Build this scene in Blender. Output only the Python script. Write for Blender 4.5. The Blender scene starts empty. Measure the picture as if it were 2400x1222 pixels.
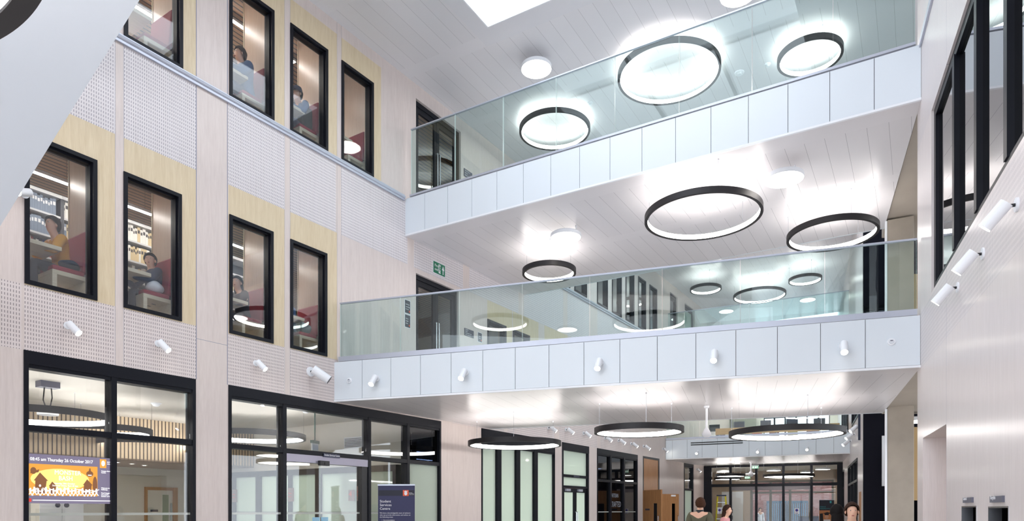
SKY_STRENGTH, EXPOSURE = 2.6, 0.6
import bpy, math, random
from mathutils import Vector, Matrix
random.seed(11)
SC = bpy.context.scene
COL = SC.collection
PI = math.pi
EYE = 1.5                       # eye height above the ground floor
FOC, CX, CY = 1600.0, 1200.0, 1197.0   # focal length (px of a 2400 px frame) and horizon
G_CEIL, DECK1, CEIL1, DECK2, TOP = 3.58, 4.36, 7.46, 8.26, 10.91

# ------------------------------------------------------------------ meshes
class MB:
    def __init__(s):
        s.v = []; s.f = []; s.m = []
    def quad(s, a, b, c, d, mi=0):
        n = len(s.v); s.v += [tuple(a), tuple(b), tuple(c), tuple(d)]; s.f.append((n, n+1, n+2, n+3)); s.m.append(mi)
    def box(s, x0, x1, y0, y1, z0, z1, mi=0, edge=None):
        if x0 > x1: x0, x1 = x1, x0
        n = len(s.v)
        s.v += [(x0,y0,z0),(x1,y0,z0),(x1,y1,z0),(x0,y1,z0),(x0,y0,z1),(x1,y0,z1),(x1,y1,z1),(x0,y1,z1)]
        s.f += [(n+3,n+2,n+1,n),(n+4,n+5,n+6,n+7),(n,n+1,n+5,n+4),(n+1,n+2,n+6,n+5),(n+2,n+3,n+7,n+6),(n+3,n,n+4,n+7)]
        e = mi if edge is None else edge
        s.m += [e, e, mi, e, mi, e]
        return s
    def prism(s, poly, z0, z1, mi=0, mtop=None, mside=None):
        """poly: list of (x,y), counter-clockwise; vertical extrusion"""
        n = len(s.v); k = len(poly)
        s.v += [(x,y,z0) for x,y in poly] + [(x,y,z1) for x,y in poly]
        s.f.append(tuple(reversed(range(n, n+k)))); s.m.append(mi)
        s.f.append(tuple(range(n+k, n+2*k))); s.m.append(mi if mtop is None else mtop)
        for i in range(k):
            j = (i+1) % k
            s.f.append((n+i, n+j, n+k+j, n+k+i)); s.m.append(mi if mside is None else mside)
        return s
    def plate(s, poly, y0, y1, mi=0):
        """poly: list of (x,z) seen from -y; extruded from y0 (front) to y1"""
        n = len(s.v); k = len(poly)
        s.v += [(x,y0,z) for x,z in poly] + [(x,y1,z) for x,z in poly]
        s.f.append(tuple(range(n, n+k))); s.m.append(mi)
        s.f.append(tuple(reversed(range(n+k, n+2*k)))); s.m.append(mi)
        for i in range(k):
            j = (i+1) % k
            s.f.append((n+j, n+i, n+k+i, n+k+j)); s.m.append(mi)
        return s
    def cyl(s, p, q, r0, r1=None, seg=16, mi=0, cap1=None, cap0=None):
        p = Vector(p); q = Vector(q); r1 = r0 if r1 is None else r1
        a = (q-p).normalized(); t = Vector((0,0,1)) if abs(a.z) < .9 else Vector((1,0,0))
        u = a.cross(t).normalized(); w = a.cross(u)
        n = len(s.v)
        for c, r in ((p, r0), (q, r1)):
            for i in range(seg):
                th = 2*PI*i/seg
                s.v.append(tuple(c + u*(r*math.cos(th)) + w*(r*math.sin(th))))
        for i in range(seg):
            j = (i+1) % seg
            s.f.append((n+i, n+seg+i, n+seg+j, n+j)); s.m.append(mi)
        s.f.append(tuple(range(n, n+seg))); s.m.append(mi if cap0 is None else cap0)
        s.f.append(tuple(reversed(range(n+seg, n+2*seg)))); s.m.append(mi if cap1 is None else cap1)
        return s
    def lathe(s, prof, seg=32, mi=0, c=(0,0,0), closed=False):
        """prof: list of (r,z)"""
        n = len(s.v); k = len(prof)
        for i in range(seg):
            th = 2*PI*i/seg
            for r, z in prof:
                s.v.append((c[0]+r*math.cos(th), c[1]+r*math.sin(th), c[2]+z))
        for i in range(seg):
            j = (i+1) % seg
            for a in range(k if closed else k-1):
                b = (a+1) % k
                s.f.append((n+i*k+a, n+j*k+a, n+j*k+b, n+i*k+b)); s.m.append(mi)
        return s
    def tube(s, pts, r, seg=8, mi=0):
        for a, b in zip(pts, pts[1:]): s.cyl(a, b, r, seg=seg, mi=mi)
        return s
    def ball(s, c, r, seg=16, mi=0, sx=1, sy=1, sz=1):
        n = len(s.v); k = seg//2
        for i in range(k+1):
            ph = PI*i/k
            for j in range(seg):
                th = 2*PI*j/seg
                s.v.append((c[0]+sx*r*math.sin(ph)*math.cos(th), c[1]+sy*r*math.sin(ph)*math.sin(th), c[2]+sz*r*math.cos(ph)))
        for i in range(k):
            for j in range(seg):
                j2 = (j+1) % seg
                s.f.append((n+i*seg+j, n+(i+1)*seg+j, n+(i+1)*seg+j2, n+i*seg+j2)); s.m.append(mi)
        return s
    def mesh(s, name, mats, smooth=False):
        me = bpy.data.meshes.new(name)
        me.from_pydata(s.v, [], s.f)
        for m in (mats if isinstance(mats, (list, tuple)) else [mats]): me.materials.append(m)
        me.polygons.foreach_set('material_index', s.m)
        if smooth: me.polygons.foreach_set('use_smooth', [True]*len(s.f))
        me.update()
        return me

# ------------------------------------------------------------------ frames: x right along a face, y into it, z up
class Fr:
    def __init__(s, ox, oy, dx, dy):
        l = math.hypot(dx, dy)
        s.o = (ox, oy); s.e = (dx/l, dy/l); s.d = (-dy/l, dx/l); s.a = math.atan2(dy, dx)
    def w(s, x, y, z=0.0):
        return Vector((s.o[0]+s.e[0]*x+s.d[0]*y, s.o[1]+s.e[1]*x+s.d[1]*y, z))
    def l(s, X, Y):
        a, b = X-s.o[0], Y-s.o[1]
        return (a*s.e[0]+b*s.e[1], a*s.d[0]+b*s.d[1])
    def at(s, px, py, y=0.0):
        """where the sight line through a pixel meets the plane at depth y: (x, z)"""
        rx = (px-CX)/FOC
        ox, oy = s.o[0]+s.d[0]*y, s.o[1]+s.d[1]*y
        t = (ox*s.d[0]+oy*s.d[1])/(rx*s.d[0]+s.d[1])
        return (s.l(rx*t, t)[0], EYE+(CY-py)/FOC*t)
    def x(s, px, y=0.0): return s.at(px, CY, y)[0]
WORLD = Fr(0, 0, 1, 0)
def flat(px, py, z):
    """where the sight line through a pixel meets the horizontal plane z"""
    Y = FOC*(z-EYE)/(CY-py)
    return ((px-CX)/FOC*Y, Y)
def ground(px, Y): return ((px-CX)/FOC*Y, Y)

FL = Fr(-12, 0, .65625, 1)                 # left wall
FR = Fr(1.71, 0, -.42625, -1)              # right wall, seen from the atrium
FB1 = Fr(-2.31, 14.77, 1, -.597)           # front of the upper bridge
FB2 = Fr(-3.41, 13.09, 1, -.338)           # front of the lower bridge
FB3 = Fr(6.26, 27.8, 1, -.497)             # front of the far landing
FE = Fr(9.0, 32.0, 1, -.507)               # entrance screen at the far end
def left_at(Y): return -12+.65625*Y
def right_at(Y): return 1.71+.42625*Y

# ------------------------------------------------------------------ objects
def tag(o, label=None, cat=None, group=None, kind=None):
    if label: o['label'] = label
    if cat: o['category'] = cat
    if group: o['group'] = group
    if kind: o['kind'] = kind
    return o
def thing(name, label, cat, loc=(0,0,0), rz=0.0, group=None, kind=None):
    o = bpy.data.objects.new(name, None); COL.objects.link(o)
    o.empty_display_size = .1
    o.location = loc; o.rotation_euler = (0, 0, rz)
    return tag(o, label, cat, group, kind)
def obj(name, mb, mats, parent=None, loc=(0,0,0), rz=0.0, smooth=False, bevel=0, label=None):
    me = mb if isinstance(mb, bpy.types.Mesh) else mb.mesh(name, mats, smooth)
    o = bpy.data.objects.new(name, me); COL.objects.link(o)
    o.location = loc; o.rotation_euler = (0, 0, rz)
    if parent is not None: o.parent = parent
    if label: o['label'] = label
    if bevel:
        b = o.modifiers.new('bevel', 'BEVEL'); b.width = bevel; b.segments = 2; b.limit_method = 'ANGLE'
    return o
def struct(name, mb, mats, label, cat, fr=None, loc=None, **k):
    o = obj(name, mb, mats, None, (fr.w(0,0,0) if fr and loc is None else (loc or (0,0,0))), fr.a if fr else 0, **k)
    return tag(o, label, cat, None, 'structure')
def dup(root, loc=None, rz=None, label=None, group=None):
    r = root.copy(); COL.objects.link(r)
    if loc is not None: r.location = loc
    if rz is not None: r.rotation_euler = (0, 0, rz)
    if label: r['label'] = label
    if group: r['group'] = group
    for ch in root.children:
        c = ch.copy(); COL.objects.link(c); c.parent = r
        for g in ch.children:
            d = g.copy(); COL.objects.link(d); d.parent = c
    return r
def text_mesh(body, size, mat, align='LEFT', depth=.001, spacing=1.0, line=1.0):
    """lettering standing in the xz plane, read from -y"""
    cu = bpy.data.curves.new('lettering', 'FONT'); cu.body = body; cu.size = size
    cu.align_x = align; cu.extrude = depth; cu.space_character = spacing; cu.space_line = line; cu.resolution_u = 2
    o = bpy.data.objects.new('lettering_source', cu); COL.objects.link(o)
    bpy.context.view_layer.update()
    me = bpy.data.meshes.new_from_object(o.evaluated_get(bpy.context.evaluated_depsgraph_get()))
    bpy.data.objects.remove(o); bpy.data.curves.remove(cu)
    me.transform(Matrix.Rotation(PI/2, 4, 'X'))
    me.materials.clear(); me.materials.append(mat); me.name = 'lettering'
    return me

# ------------------------------------------------------------------ materials
def lin(c):
    return tuple((x/12.92 if x <= .04045 else ((x+.055)/1.055)**2.4) for x in [v/255 for v in c])
def _new(name):
    m = bpy.data.materials.new(name); m.use_nodes = True
    nt = m.node_tree; b = nt.nodes['Principled BSDF']
    return m, nt, b
def mat(name, rgb, rough=.5, metal=0.0, spec=.5, noise=0.0, nscale=8.0, bump=0.0):
    m, nt, b = _new(name)
    c = lin(rgb)
    b.inputs['Base Color'].default_value = (*c, 1); b.inputs['Roughness'].default_value = rough
    b.inputs['Metallic'].default_value = metal; b.inputs['Specular IOR Level'].default_value = spec
    if noise or bump:
        tc = nt.nodes.new('ShaderNodeTexCoord'); n = nt.nodes.new('ShaderNodeTexNoise')
        n.inputs['Scale'].default_value = nscale; n.inputs['Detail'].default_value = 5
        nt.links.new(tc.outputs['Object'], n.inputs['Vector'])
    if noise:
        mx = nt.nodes.new('ShaderNodeMix'); mx.data_type = 'RGBA'
        mx.inputs[6].default_value = (*[x*(1-noise) for x in c], 1); mx.inputs[7].default_value = (*[min(1, x*(1+noise)) for x in c], 1)
        nt.links.new(n.outputs['Fac'], mx.inputs[0]); nt.links.new(mx.outputs[2], b.inputs['Base Color'])
    if bump:
        bp = nt.nodes.new('ShaderNodeBump'); bp.inputs['Strength'].default_value = bump
        nt.links.new(n.outputs['Fac'], bp.inputs['Height']); nt.links.new(bp.outputs[0], b.inputs['Normal'])
    return m
def emit(name, rgb, strength, base=.8):
    m, nt, b = _new(name)
    b.inputs['Base Color'].default_value = (base, base, base, 1)
    b.inputs['Emission Color'].default_value = (*lin(rgb), 1); b.inputs['Emission Strength'].default_value = strength
    return m
def N(nt, t, op=None, **v):
    n = nt.nodes.new(t)
    if op: n.operation = op
    for k, x in v.items(): n.inputs[int(k[1:])].default_value = x
    return n
def M(nt, op, a, b=None, c=None):
    n = nt.nodes.new('ShaderNodeMath'); n.operation = op
    for i, x in enumerate((a, b, c)):
        if x is None: continue
        if isinstance(x, (int, float)): n.inputs[i].default_value = x
        else: nt.links.new(x, n.inputs[i])
    return n.outputs[0]
def coords(nt):
    tc = nt.nodes.new('ShaderNodeTexCoord'); sp = nt.nodes.new('ShaderNodeSeparateXYZ')
    nt.links.new(tc.outputs['Object'], sp.inputs[0])
    return tc.outputs['Object'], sp.outputs
def mixc(nt, f, a, b):
    mx = nt.nodes.new('ShaderNodeMix'); mx.data_type = 'RGBA'
    for i, x in ((0, f), (6, a), (7, b)):
        if isinstance(x, (int, float)): mx.inputs[i].default_value = x
        elif isinstance(x, tuple): mx.inputs[i].default_value = (*x, 1)
        else: nt.links.new(x, mx.inputs[i])
    return mx.outputs[2]
def wood_color(nt, vec, c1, c2, stretch=(9, 9, .55), scale=1.0, fig=.5):
    mp = nt.nodes.new('ShaderNodeMapping'); mp.inputs['Scale'].default_value = stretch
    nt.links.new(vec, mp.inputs['Vector'])
    n1 = nt.nodes.new('ShaderNodeTexNoise'); n1.inputs['Scale'].default_value = 2.2*scale; n1.inputs['Detail'].default_value = 6
    n1.inputs['Distortion'].default_value = .8
    nt.links.new(mp.outputs[0], n1.inputs['Vector'])
    n2 = nt.nodes.new('ShaderNodeTexNoise'); n2.inputs['Scale'].default_value = 9*scale; n2.inputs['Detail'].default_value = 4
    nt.links.new(mp.outputs[0], n2.inputs['Vector'])
    f = M(nt, 'ADD', M(nt, 'MULTIPLY', n1.outputs['Fac'], fig), M(nt, 'MULTIPLY', n2.outputs['Fac'], 1-fig))
    r = nt.nodes.new('ShaderNodeMapRange'); r.inputs['From Min'].default_value = .34; r.inputs['From Max'].default_value = .68
    nt.links.new(f, r.inputs['Value'])
    return mixc(nt, r.outputs[0], lin(c1), lin(c2))
def brush(nt, b, aniso, tan):
    """vertical grain spreads highlights sideways"""
    c = nt.nodes.new('ShaderNodeCombineXYZ')
    for i in range(3): c.inputs[i].default_value = tan[i]
    b.inputs['Anisotropic'].default_value = aniso; nt.links.new(c.outputs[0], b.inputs['Tangent'])
def wood(name, c1, c2, rough=.4, stretch=(9,9,.55), spec=.5, scale=1.0, aniso=0.0, tan=None):
    m, nt, b = _new(name)
    v, _ = coords(nt)
    nt.links.new(wood_color(nt, v, c1, c2, stretch, scale), b.inputs['Base Color'])
    if tan: brush(nt, b, aniso, tan)
    b.inputs['Roughness'].default_value = rough; b.inputs['Specular IOR Level'].default_value = spec
    return m
def perforated(name, c1, c2, hole, rough=.45, px=.032, pz=.056, tan=None):
    m, nt, b = _new(name)
    v, s = coords(nt)
    base = wood_color(nt, v, c1, c2)
    fx = M(nt, 'LESS_THAN', M(nt, 'ABSOLUTE', M(nt, 'SUBTRACT', M(nt, 'FRACT', M(nt, 'DIVIDE', s[0], px)), .5)), .16)
    fz = M(nt, 'LESS_THAN', M(nt, 'ABSOLUTE', M(nt, 'SUBTRACT', M(nt, 'FRACT', M(nt, 'DIVIDE', s[2], pz)), .5)), .29)
    nt.links.new(mixc(nt, M(nt, 'MULTIPLY', fx, fz), base, lin(hole)), b.inputs['Base Color'])
    if tan: brush(nt, b, .8, tan)
    b.inputs['Roughness'].default_value = rough
    return m
def boards(name, c, seam, w=.3, strip0=0.0, stripw=.3, period=2.3, rough=.3, margin=None):
    """white ceiling boards running along local y with plain cross strips"""
    m, nt, b = _new(name)
    v, s = coords(nt)
    a = M(nt, 'LESS_THAN', M(nt, 'ABSOLUTE', M(nt, 'SUBTRACT', M(nt, 'FRACT', M(nt, 'DIVIDE', s[0], w)), .5)), .0085)
    q = M(nt, 'FRACT', M(nt, 'DIVIDE', M(nt, 'ADD', s[1], -strip0+100*period), period))
    instrip = M(nt, 'LESS_THAN', q, stripw/period)
    if margin is not None:
        instrip = M(nt, 'MAXIMUM', instrip, M(nt, 'LESS_THAN', s[1], margin))
    f = M(nt, 'MULTIPLY', a, M(nt, 'SUBTRACT', 1.0, instrip))
    # every board a shade of its own
    wn = nt.nodes.new('ShaderNodeTexWhiteNoise'); wn.noise_dimensions = '1D'
    nt.links.new(M(nt, 'FLOOR', M(nt, 'ADD', M(nt, 'DIVIDE', s[0], w), .5)), wn.inputs['W'])
    tone = M(nt, 'MULTIPLY', wn.outputs['Value'], M(nt, 'SUBTRACT', 1.0, instrip))
    c2 = tuple(x*.965 for x in lin(c))
    base = mixc(nt, tone, lin(c), c2)
    nt.links.new(mixc(nt, f, base, lin(seam)), b.inputs['Base Color'])
    b.inputs['Roughness'].default_value = rough
    return m
def stripes(name, c1, c2, gap, pitch=.1, frac=.25, axis=1, rough=.5, stretch=(.5,9,9)):
    """timber slats with dark gaps"""
    m, nt, b = _new(name)
    v, s = coords(nt)
    base = wood_color(nt, v, c1, c2, stretch)
    f = M(nt, 'LESS_THAN', M(nt, 'FRACT', M(nt, 'DIVIDE', s[axis], pitch)), frac)
    nt.links.new(mixc(nt, f, base, lin(gap)), b.inputs['Base Color'])
    b.inputs['Roughness'].default_value = rough
    return m
def glass(name, tint=(235,245,242), f0=.045, top=.9, power=4.5, rough=0.0):
    m, nt, b = _new(name); nt.nodes.remove(b)
    out = [n for n in nt.nodes if n.type == 'OUTPUT_MATERIAL'][0]
    tr = nt.nodes.new('ShaderNodeBsdfTransparent'); tr.inputs[0].default_value = (*lin(tint), 1)
    gl = nt.nodes.new('ShaderNodeBsdfGlossy'); gl.inputs['Roughness'].default_value = rough
    lw = nt.nodes.new('ShaderNodeLayerWeight'); lw.inputs[0].default_value = .5
    f = M(nt, 'ADD', M(nt, 'MULTIPLY', M(nt, 'POWER', lw.outputs['Facing'], power), top), f0)
    mx = nt.nodes.new('ShaderNodeMixShader')
    nt.links.new(f, mx.inputs[0]); nt.links.new(tr.outputs[0], mx.inputs[1]); nt.links.new(gl.outputs[0], mx.inputs[2])
    nt.links.new(mx.outputs[0], out.inputs[0])
    return m
def frosted(name, rgb, clear=.12):
    m, nt, b = _new(name); nt.nodes.remove(b)
    out = [n for n in nt.nodes if n.type == 'OUTPUT_MATERIAL'][0]
    d = nt.nodes.new('ShaderNodeBsdfDiffuse'); t = nt.nodes.new('ShaderNodeBsdfTranslucent'); g = nt.nodes.new('ShaderNodeBsdfGlossy')
    tr = nt.nodes.new('ShaderNodeBsdfTransparent')
    for n in (d, t, tr): n.inputs[0].default_value = (*lin(rgb), 1)
    g.inputs['Roughness'].default_value = .04
    a = nt.nodes.new('ShaderNodeMixShader'); a.inputs[0].default_value = .5
    nt.links.new(d.outputs[0], a.inputs[1]); nt.links.new(t.outputs[0], a.inputs[2])
    c = nt.nodes.new('ShaderNodeMixShader'); c.inputs[0].default_value = clear
    nt.links.new(a.outputs[0], c.inputs[1]); nt.links.new(tr.outputs[0], c.inputs[2])
    e = nt.nodes.new('ShaderNodeMixShader'); e.inputs[0].default_value = .09
    nt.links.new(c.outputs[0], e.inputs[1]); nt.links.new(g.outputs[0], e.inputs[2])
    nt.links.new(e.outputs[0], out.inputs[0])
    return m
def brick(name):
    m, nt, b = _new(name)
    v, s = coords(nt)
    cb = nt.nodes.new('ShaderNodeCombineXYZ'); nt.links.new(s[0], cb.inputs[0]); nt.links.new(s[2], cb.inputs[1])
    t = nt.nodes.new('ShaderNodeTexBrick')
    t.inputs['Color1'].default_value = (*lin((140,80,74)), 1); t.inputs['Color2'].default_value = (*lin((160,104,98)), 1)
    t.inputs['Mortar'].default_value = (*lin((140,126,120)), 1); t.inputs['Scale'].default_value = 1
    t.inputs['Brick Width'].default_value = .225; t.inputs['Row Height'].default_value = .075; t.inputs['Mortar Size'].default_value = .008
    nt.links.new(cb.outputs[0], t.inputs['Vector']); nt.links.new(t.outputs[0], b.inputs['Base Color'])
    b.inputs['Roughness'].default_value = .85
    return m

T_PALE = wood('pale_washed_timber', (208,195,189), (221,209,203), .36, aniso=.7, tan=(.549,.836,0))
T_YEL = wood('honey_ash_timber', (206,187,153), (222,206,176), .42)
T_RIGHT = wood('satin_washed_timber', (224,215,213), (234,225,224), .30, aniso=.8, tan=(.392,.92,0))
T_RPERF = perforated('satin_perforated_timber', (224,216,216), (233,225,225), (200,193,194), .32, tan=(.392,.92,0))
T_PERF = perforated('perforated_washed_timber', (217,210,210), (226,220,221), (150,144,150))
T_PERF2 = perforated('perforated_lower_timber', (214,202,199), (224,214,211), (146,136,136))
T_DOOR = wood('oak_door_timber', (166,116,74), (190,140,94), .4)
T_DESK = wood('orange_desk_timber', (205,150,84), (224,172,108), .4, (.6,9,9))
T_BENCH = wood('pale_ash_furniture', (205,188,158), (222,208,180), .45, (.8,9,9))
T_FIN = wood('warm_partition_timber', (206,178,156), (220,196,176), .3)
JOINT = mat('shadow_joint', (120,126,146), .6)
NAVY = mat('near_black_frame', (15,17,26), .42, 0, .22)
NAVYP = mat('near_black_cladding', (20,20,30), .7, 0, .1)
MATTE = mat('matt_black_void', (8,8,10), 1.0, 0, 0)
BLACK = mat('black_powder_coat', (24,23,26), .45)
RINGBLK = mat('matt_black_lamp_housing', (30,27,30), .5)
WHITE = mat('white_satin_paint', (236,238,242), .4)
FASCIA = mat('white_fascia_panel', (220,227,233), .34)
CAPM = mat('brushed_metal_cap', (188,192,204), .32, .35)
STEEL = mat('stainless_steel', (190,192,198), .25, 1.0)
SOFFIT = boards('white_soffit_boards', (220,217,219), (150,147,152), strip0=2.32, stripw=.3, period=2.6, margin=.42)
CEILM = boards('white_ceiling_boards', (228,227,230), (176,174,178), strip0=-.19, stripw=.31, period=2.3)
PLAIN = mat('plain_white_soffit', (224,224,228), .4)
SKYW = mat('white_skylight_lining', (240,243,246), .6)
CONC = mat('fair_faced_concrete', (158,148,136), .75, noise=.16, nscale=3.5, bump=.08)
CONCD = mat('concrete_soffit', (168,158,146), .8, noise=.1, nscale=2.0)
BWALL = mat('off_white_plaster', (226,222,212), .7)
BEIGE = mat('beige_plaster', (190,174,158), .7)
FLOORM = mat('pale_stone_floor', (206,202,198), .3, noise=.05)
CARPET = mat('grey_carpet', (104,104,110), .95)
SLATC = stripes('slatted_timber_ceiling', (150,112,82), (170,130,98), (52,38,30), .115, .28, 1)
SLATW = stripes('slatted_timber_wall', (206,180,144), (222,200,168), (64,48,36), .085, .3, 0, stretch=(9,9,.5))
GLASS = glass('clear_balustrade_glass', (233,243,242), .05)
GLASSW = glass('clear_window_glass', (245,248,250), .075)
GLASSE = glass('entrance_glass', (250,252,252), .018, .5, 5)
GLASSR = glass('reflective_window_glass', (120,130,142), .20, .75, 2.6)
GLASSD = glass('dark_window_glass', (70,78,92), .10)
GEDGE = mat('pale_green_glass_edge', (214,230,226), .2)
FROST = frosted('pale_green_frosted_glass', (234,244,234), .08)
FROSTL = frosted('white_frosted_band', (230,234,230), .25)
LAMPE = emit('lamp_diffuser_white', (255,249,244), 11.5)
DISCE = emit('disc_diffuser_white', (255,248,240), 8)
SPOTE = emit('spot_lens_white', (255,246,232), 22)
LINEG = emit('added_tube_white', (255,250,244), 44)  # for the tubes added to brighten dim rooms
LINE = emit('linear_tube_white', (255,245,234), 32)
RED = mat('red_upholstery', (152,30,48), .7)
SIGNG = mat('dark_grey_sign', (62,64,78), .5)
SIGNL = mat('slate_grey_sign', (96,96,110), .45)
INK = mat('white_lettering', (236,236,240), .6)
SAFETY = mat('safety_sign_green', (22,112,80), .5)
BRICK = brick('red_brickwork')
# ================================================================== SETTING
def cell_wall(name, fr, x0, x1, z0, z1, th, regions, holes, mats, label, cat, back=None):
    """a wall slab split at region borders; holes are real openings with reveals. regions: (xa,xb,za,zb,mat index)"""
    xs = {x0, x1}; zs = {z0, z1}
    for r in list(regions)+list(holes):
        for v in r[:2]:
            if x0 < v < x1: xs.add(round(v, 4))
        for v in r[2:4]:
            if z0 < v < z1: zs.add(round(v, 4))
    xs = sorted(xs); zs = sorted(zs)
    mb = MB(); nx, nz = len(xs)-1, len(zs)-1
    solid = [[True]*nz for _ in range(nx)]; mi = [[0]*nz for _ in range(nx)]
    for i in range(nx):
        cx = (xs[i]+xs[i+1])/2
        for k in range(nz):
            cz = (zs[k]+zs[k+1])/2
            for r in regions:
                if r[0] < cx < r[1] and r[2] < cz < r[3]: mi[i][k] = r[4]
            if any(h[0] < cx < h[1] and h[2] < cz < h[3] for h in holes): solid[i][k] = False
    bm = 0 if back is None else back
    S = lambda i, k: 0 <= i < nx and 0 <= k < nz and solid[i][k]
    for i in range(nx):
        for k in range(nz):
            if not solid[i][k]: continue
            a, b, c, d = xs[i], xs[i+1], zs[k], zs[k+1]; m = mi[i][k]
            mb.quad((a,0,c),(b,0,c),(b,0,d),(a,0,d), m)
            mb.quad((b,th,c),(a,th,c),(a,th,d),(b,th,d), bm)
            if not S(i-1,k): mb.quad((a,th,c),(a,0,c),(a,0,d),(a,th,d), m)
            if not S(i+1,k): mb.quad((b,0,c),(b,th,c),(b,th,d),(b,0,d), m)
            if not S(i,k-1): mb.quad((a,th,c),(b,th,c),(b,0,c),(a,0,c), m)
            if not S(i,k+1): mb.quad((a,0,d),(b,0,d),(b,th,d),(a,th,d), m)
    return struct(name, mb, mats, label, cat, fr)

U = lambda px: FL.x(px)
# ---- left wall --------------------------------------------------------------
LW1 = [(57,227),(289,425),(537,640),(680,766),(1142,1186),(1202,1241)]      # first-floor windows (px extents)
LW2 = [(290,428),(537,642),(680,768),(800,875)]                              # second-floor windows
LW2F = [(1327,1335.5),(1346,1375),(1399,1424),(1434,1456.5),(1466,1486),(1495.5,1513.6),(1522,1539.5)]
W1Z = (4.414, 6.366); W2Z = (8.30, 10.24)
WEST0, WEST1 = 4.0, 45.0
reg = []; holes = []
ZP0, ZP1 = 6.85, 8.20       # upper perforated band
LP0, LP1 = 3.56, 4.40       # lower perforated band
for a, b in ((-420,35),(57,270),(290,460),(535,667),(680,787),(800,955),(970,1085),(1100,1215),(1228,1320),(1330,1380),(1400,1470)):
    reg.append((U(a), U(b), ZP0, ZP1, 2))
for a, b in ((-420,50),(57,270),(290,460),(535,667),(680,790),(1060,1180),(1190,1300),(1310,1400),(1408,1480)):
    reg.append((U(a), U(b), LP0, LP1, 3))
for a, b in ((57,270),(290,460),(535,667),(680,790),(1142,1200),(1202,1262),(1276,1330)):
    reg.append((U(a), U(b), 4.40, ZP0, 1))
for a, b in ((290,460),(537,667),(680,790),(800,893)):
    reg.append((U(a), U(b), 8.24, 10.68, 1))
for px in (460,533):
    reg.append((U(px)-.006, U(px)+.006, 3.56, TOP, 4))
for px in (270,290,667,680,790,800):
    reg.append((U(px)-.002, U(px)+.002, 3.56, TOP, 4))
reg.append((U(460), U(533), 4.20, 4.206, 4))
for a, b in LW1: holes.append((U(a), U(b), *W1Z))
for a, b in LW2: holes.append((U(a), U(b), *W2Z))
for a, b in LW2F: holes.append((U(a), U(b), 8.34, 10.24))
GF_OPEN = [(55,458),(535,1033),(1128,1300),(1317,1380),(1399,1494),(1507,1545),(1603,1625)]
for a, b in GF_OPEN: holes.append((U(a), U(b), -1, 3.56))
holes.append((38.32, WEST1+1, -1, 3.57))
L1DOOR = (U(975), U(1075)); L2DOOR = (U(975), U(1080))
holes.append((*L1DOOR, DECK1, 6.74)); holes.append((*L2DOOR, DECK2, 10.60))
L2FAR = [(U(1570.5),U(1588)),(U(1605),U(1628))]
for a, b in L2FAR: holes.append((a, b, DECK2, 10.55))
cell_wall('wall_left', FL, WEST0, WEST1, 0, TOP+.3, .25, reg, holes, [T_PALE, T_YEL, T_PERF, T_PERF2, JOINT, BWALL],
          'long timber-clad wall with window openings and perforated panels on the left of the atrium', 'wall', back=5)
# floor-line trim along the left wall
mb = MB(); mb.box(U(-420), U(946), -.035, 0, 8.18, 8.30); mb.cyl((U(-420),-.03,8.25),(U(946),-.03,8.25), .032, seg=12)
mb.box(U(1236), U(1551), -.035, 0, 8.18, 8.30); mb.cyl((U(1236),-.03,8.25),(U(1551),-.03,8.25), .032, seg=12)
struct('trim_1', mb, CAPM, 'thin grey metal rail trim running along the left wall at second-floor level', 'trim', FL)

# ---- right wall (near part, up to the corridor mouth) -----------------------
RX = lambda Y: -Y*math.hypot(1, .42625)
xR = lambda px: FR.x(px)
rh = [(xR(2183), RX(2.2), 4.40, 6.82)]                                 # first-floor strip window
rh += [(xR(2163), xR(2218), -1, 2.53)]                                 # doorway recess
BIN1, BIN2 = (xR(2254.5), xR(2289)), (xR(2317), xR(2364.5))
rh += [(*BIN1, .75, 1.545), (*BIN2, .75, 1.535)]
rr = [(RX(10.2), RX(-6), 3.56, 4.36, 2), (RX(10.2), RX(-6), 6.85, 8.2, 2)]
for px in (2218,): rr.append((xR(px)-.003, xR(px)+.003, 0, TOP, 1))
cell_wall('wall_right', FR, RX(10.2), RX(-6), 0, TOP+.3, .45, rr, rh, [T_RIGHT, JOINT, T_RPERF],
          'satin timber-clad wall with a strip window and a recessed doorway on the right', 'wall')
mb = MB(); mb.box(RX(9.9), RX(-6), -.03, 0, 8.20, 8.30)
struct('trim_2', mb, CAPM, 'thin grey metal trim on the right wall at second-floor level', 'trim', FR)
# back of the doorway recess
mb = MB(); mb.box(xR(2163)-.3, xR(2218)+2, .452, .50, 0, 2.7); mb.box(xR(2163)-.06, xR(2163)-.001, .02, .45, 0, 2.53, 0)
struct('door_1', mb, T_FIN, 'pinkish timber lining inside the recessed doorway in the right wall', 'door', FR)
# right wall, far part
yF0, yF1 = 19.5, 36.0
fh = [(xR(1988), xR(2010), 0, 3.15), (RX(31.5), RX(28.3), 0, 3.2), (xR(1997), xR(2012), DECK1+.05, 7.2), (RX(30), RX(25.6), DECK1+.05, 7.2)]
cell_wall('wall_right_far', FR, RX(yF1), RX(yF0), 0, TOP+.3, .3, [], fh, [T_RIGHT, JOINT],
          'far stretch of the timber-clad right wall beyond the dark cladding panel', 'wall')
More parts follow.
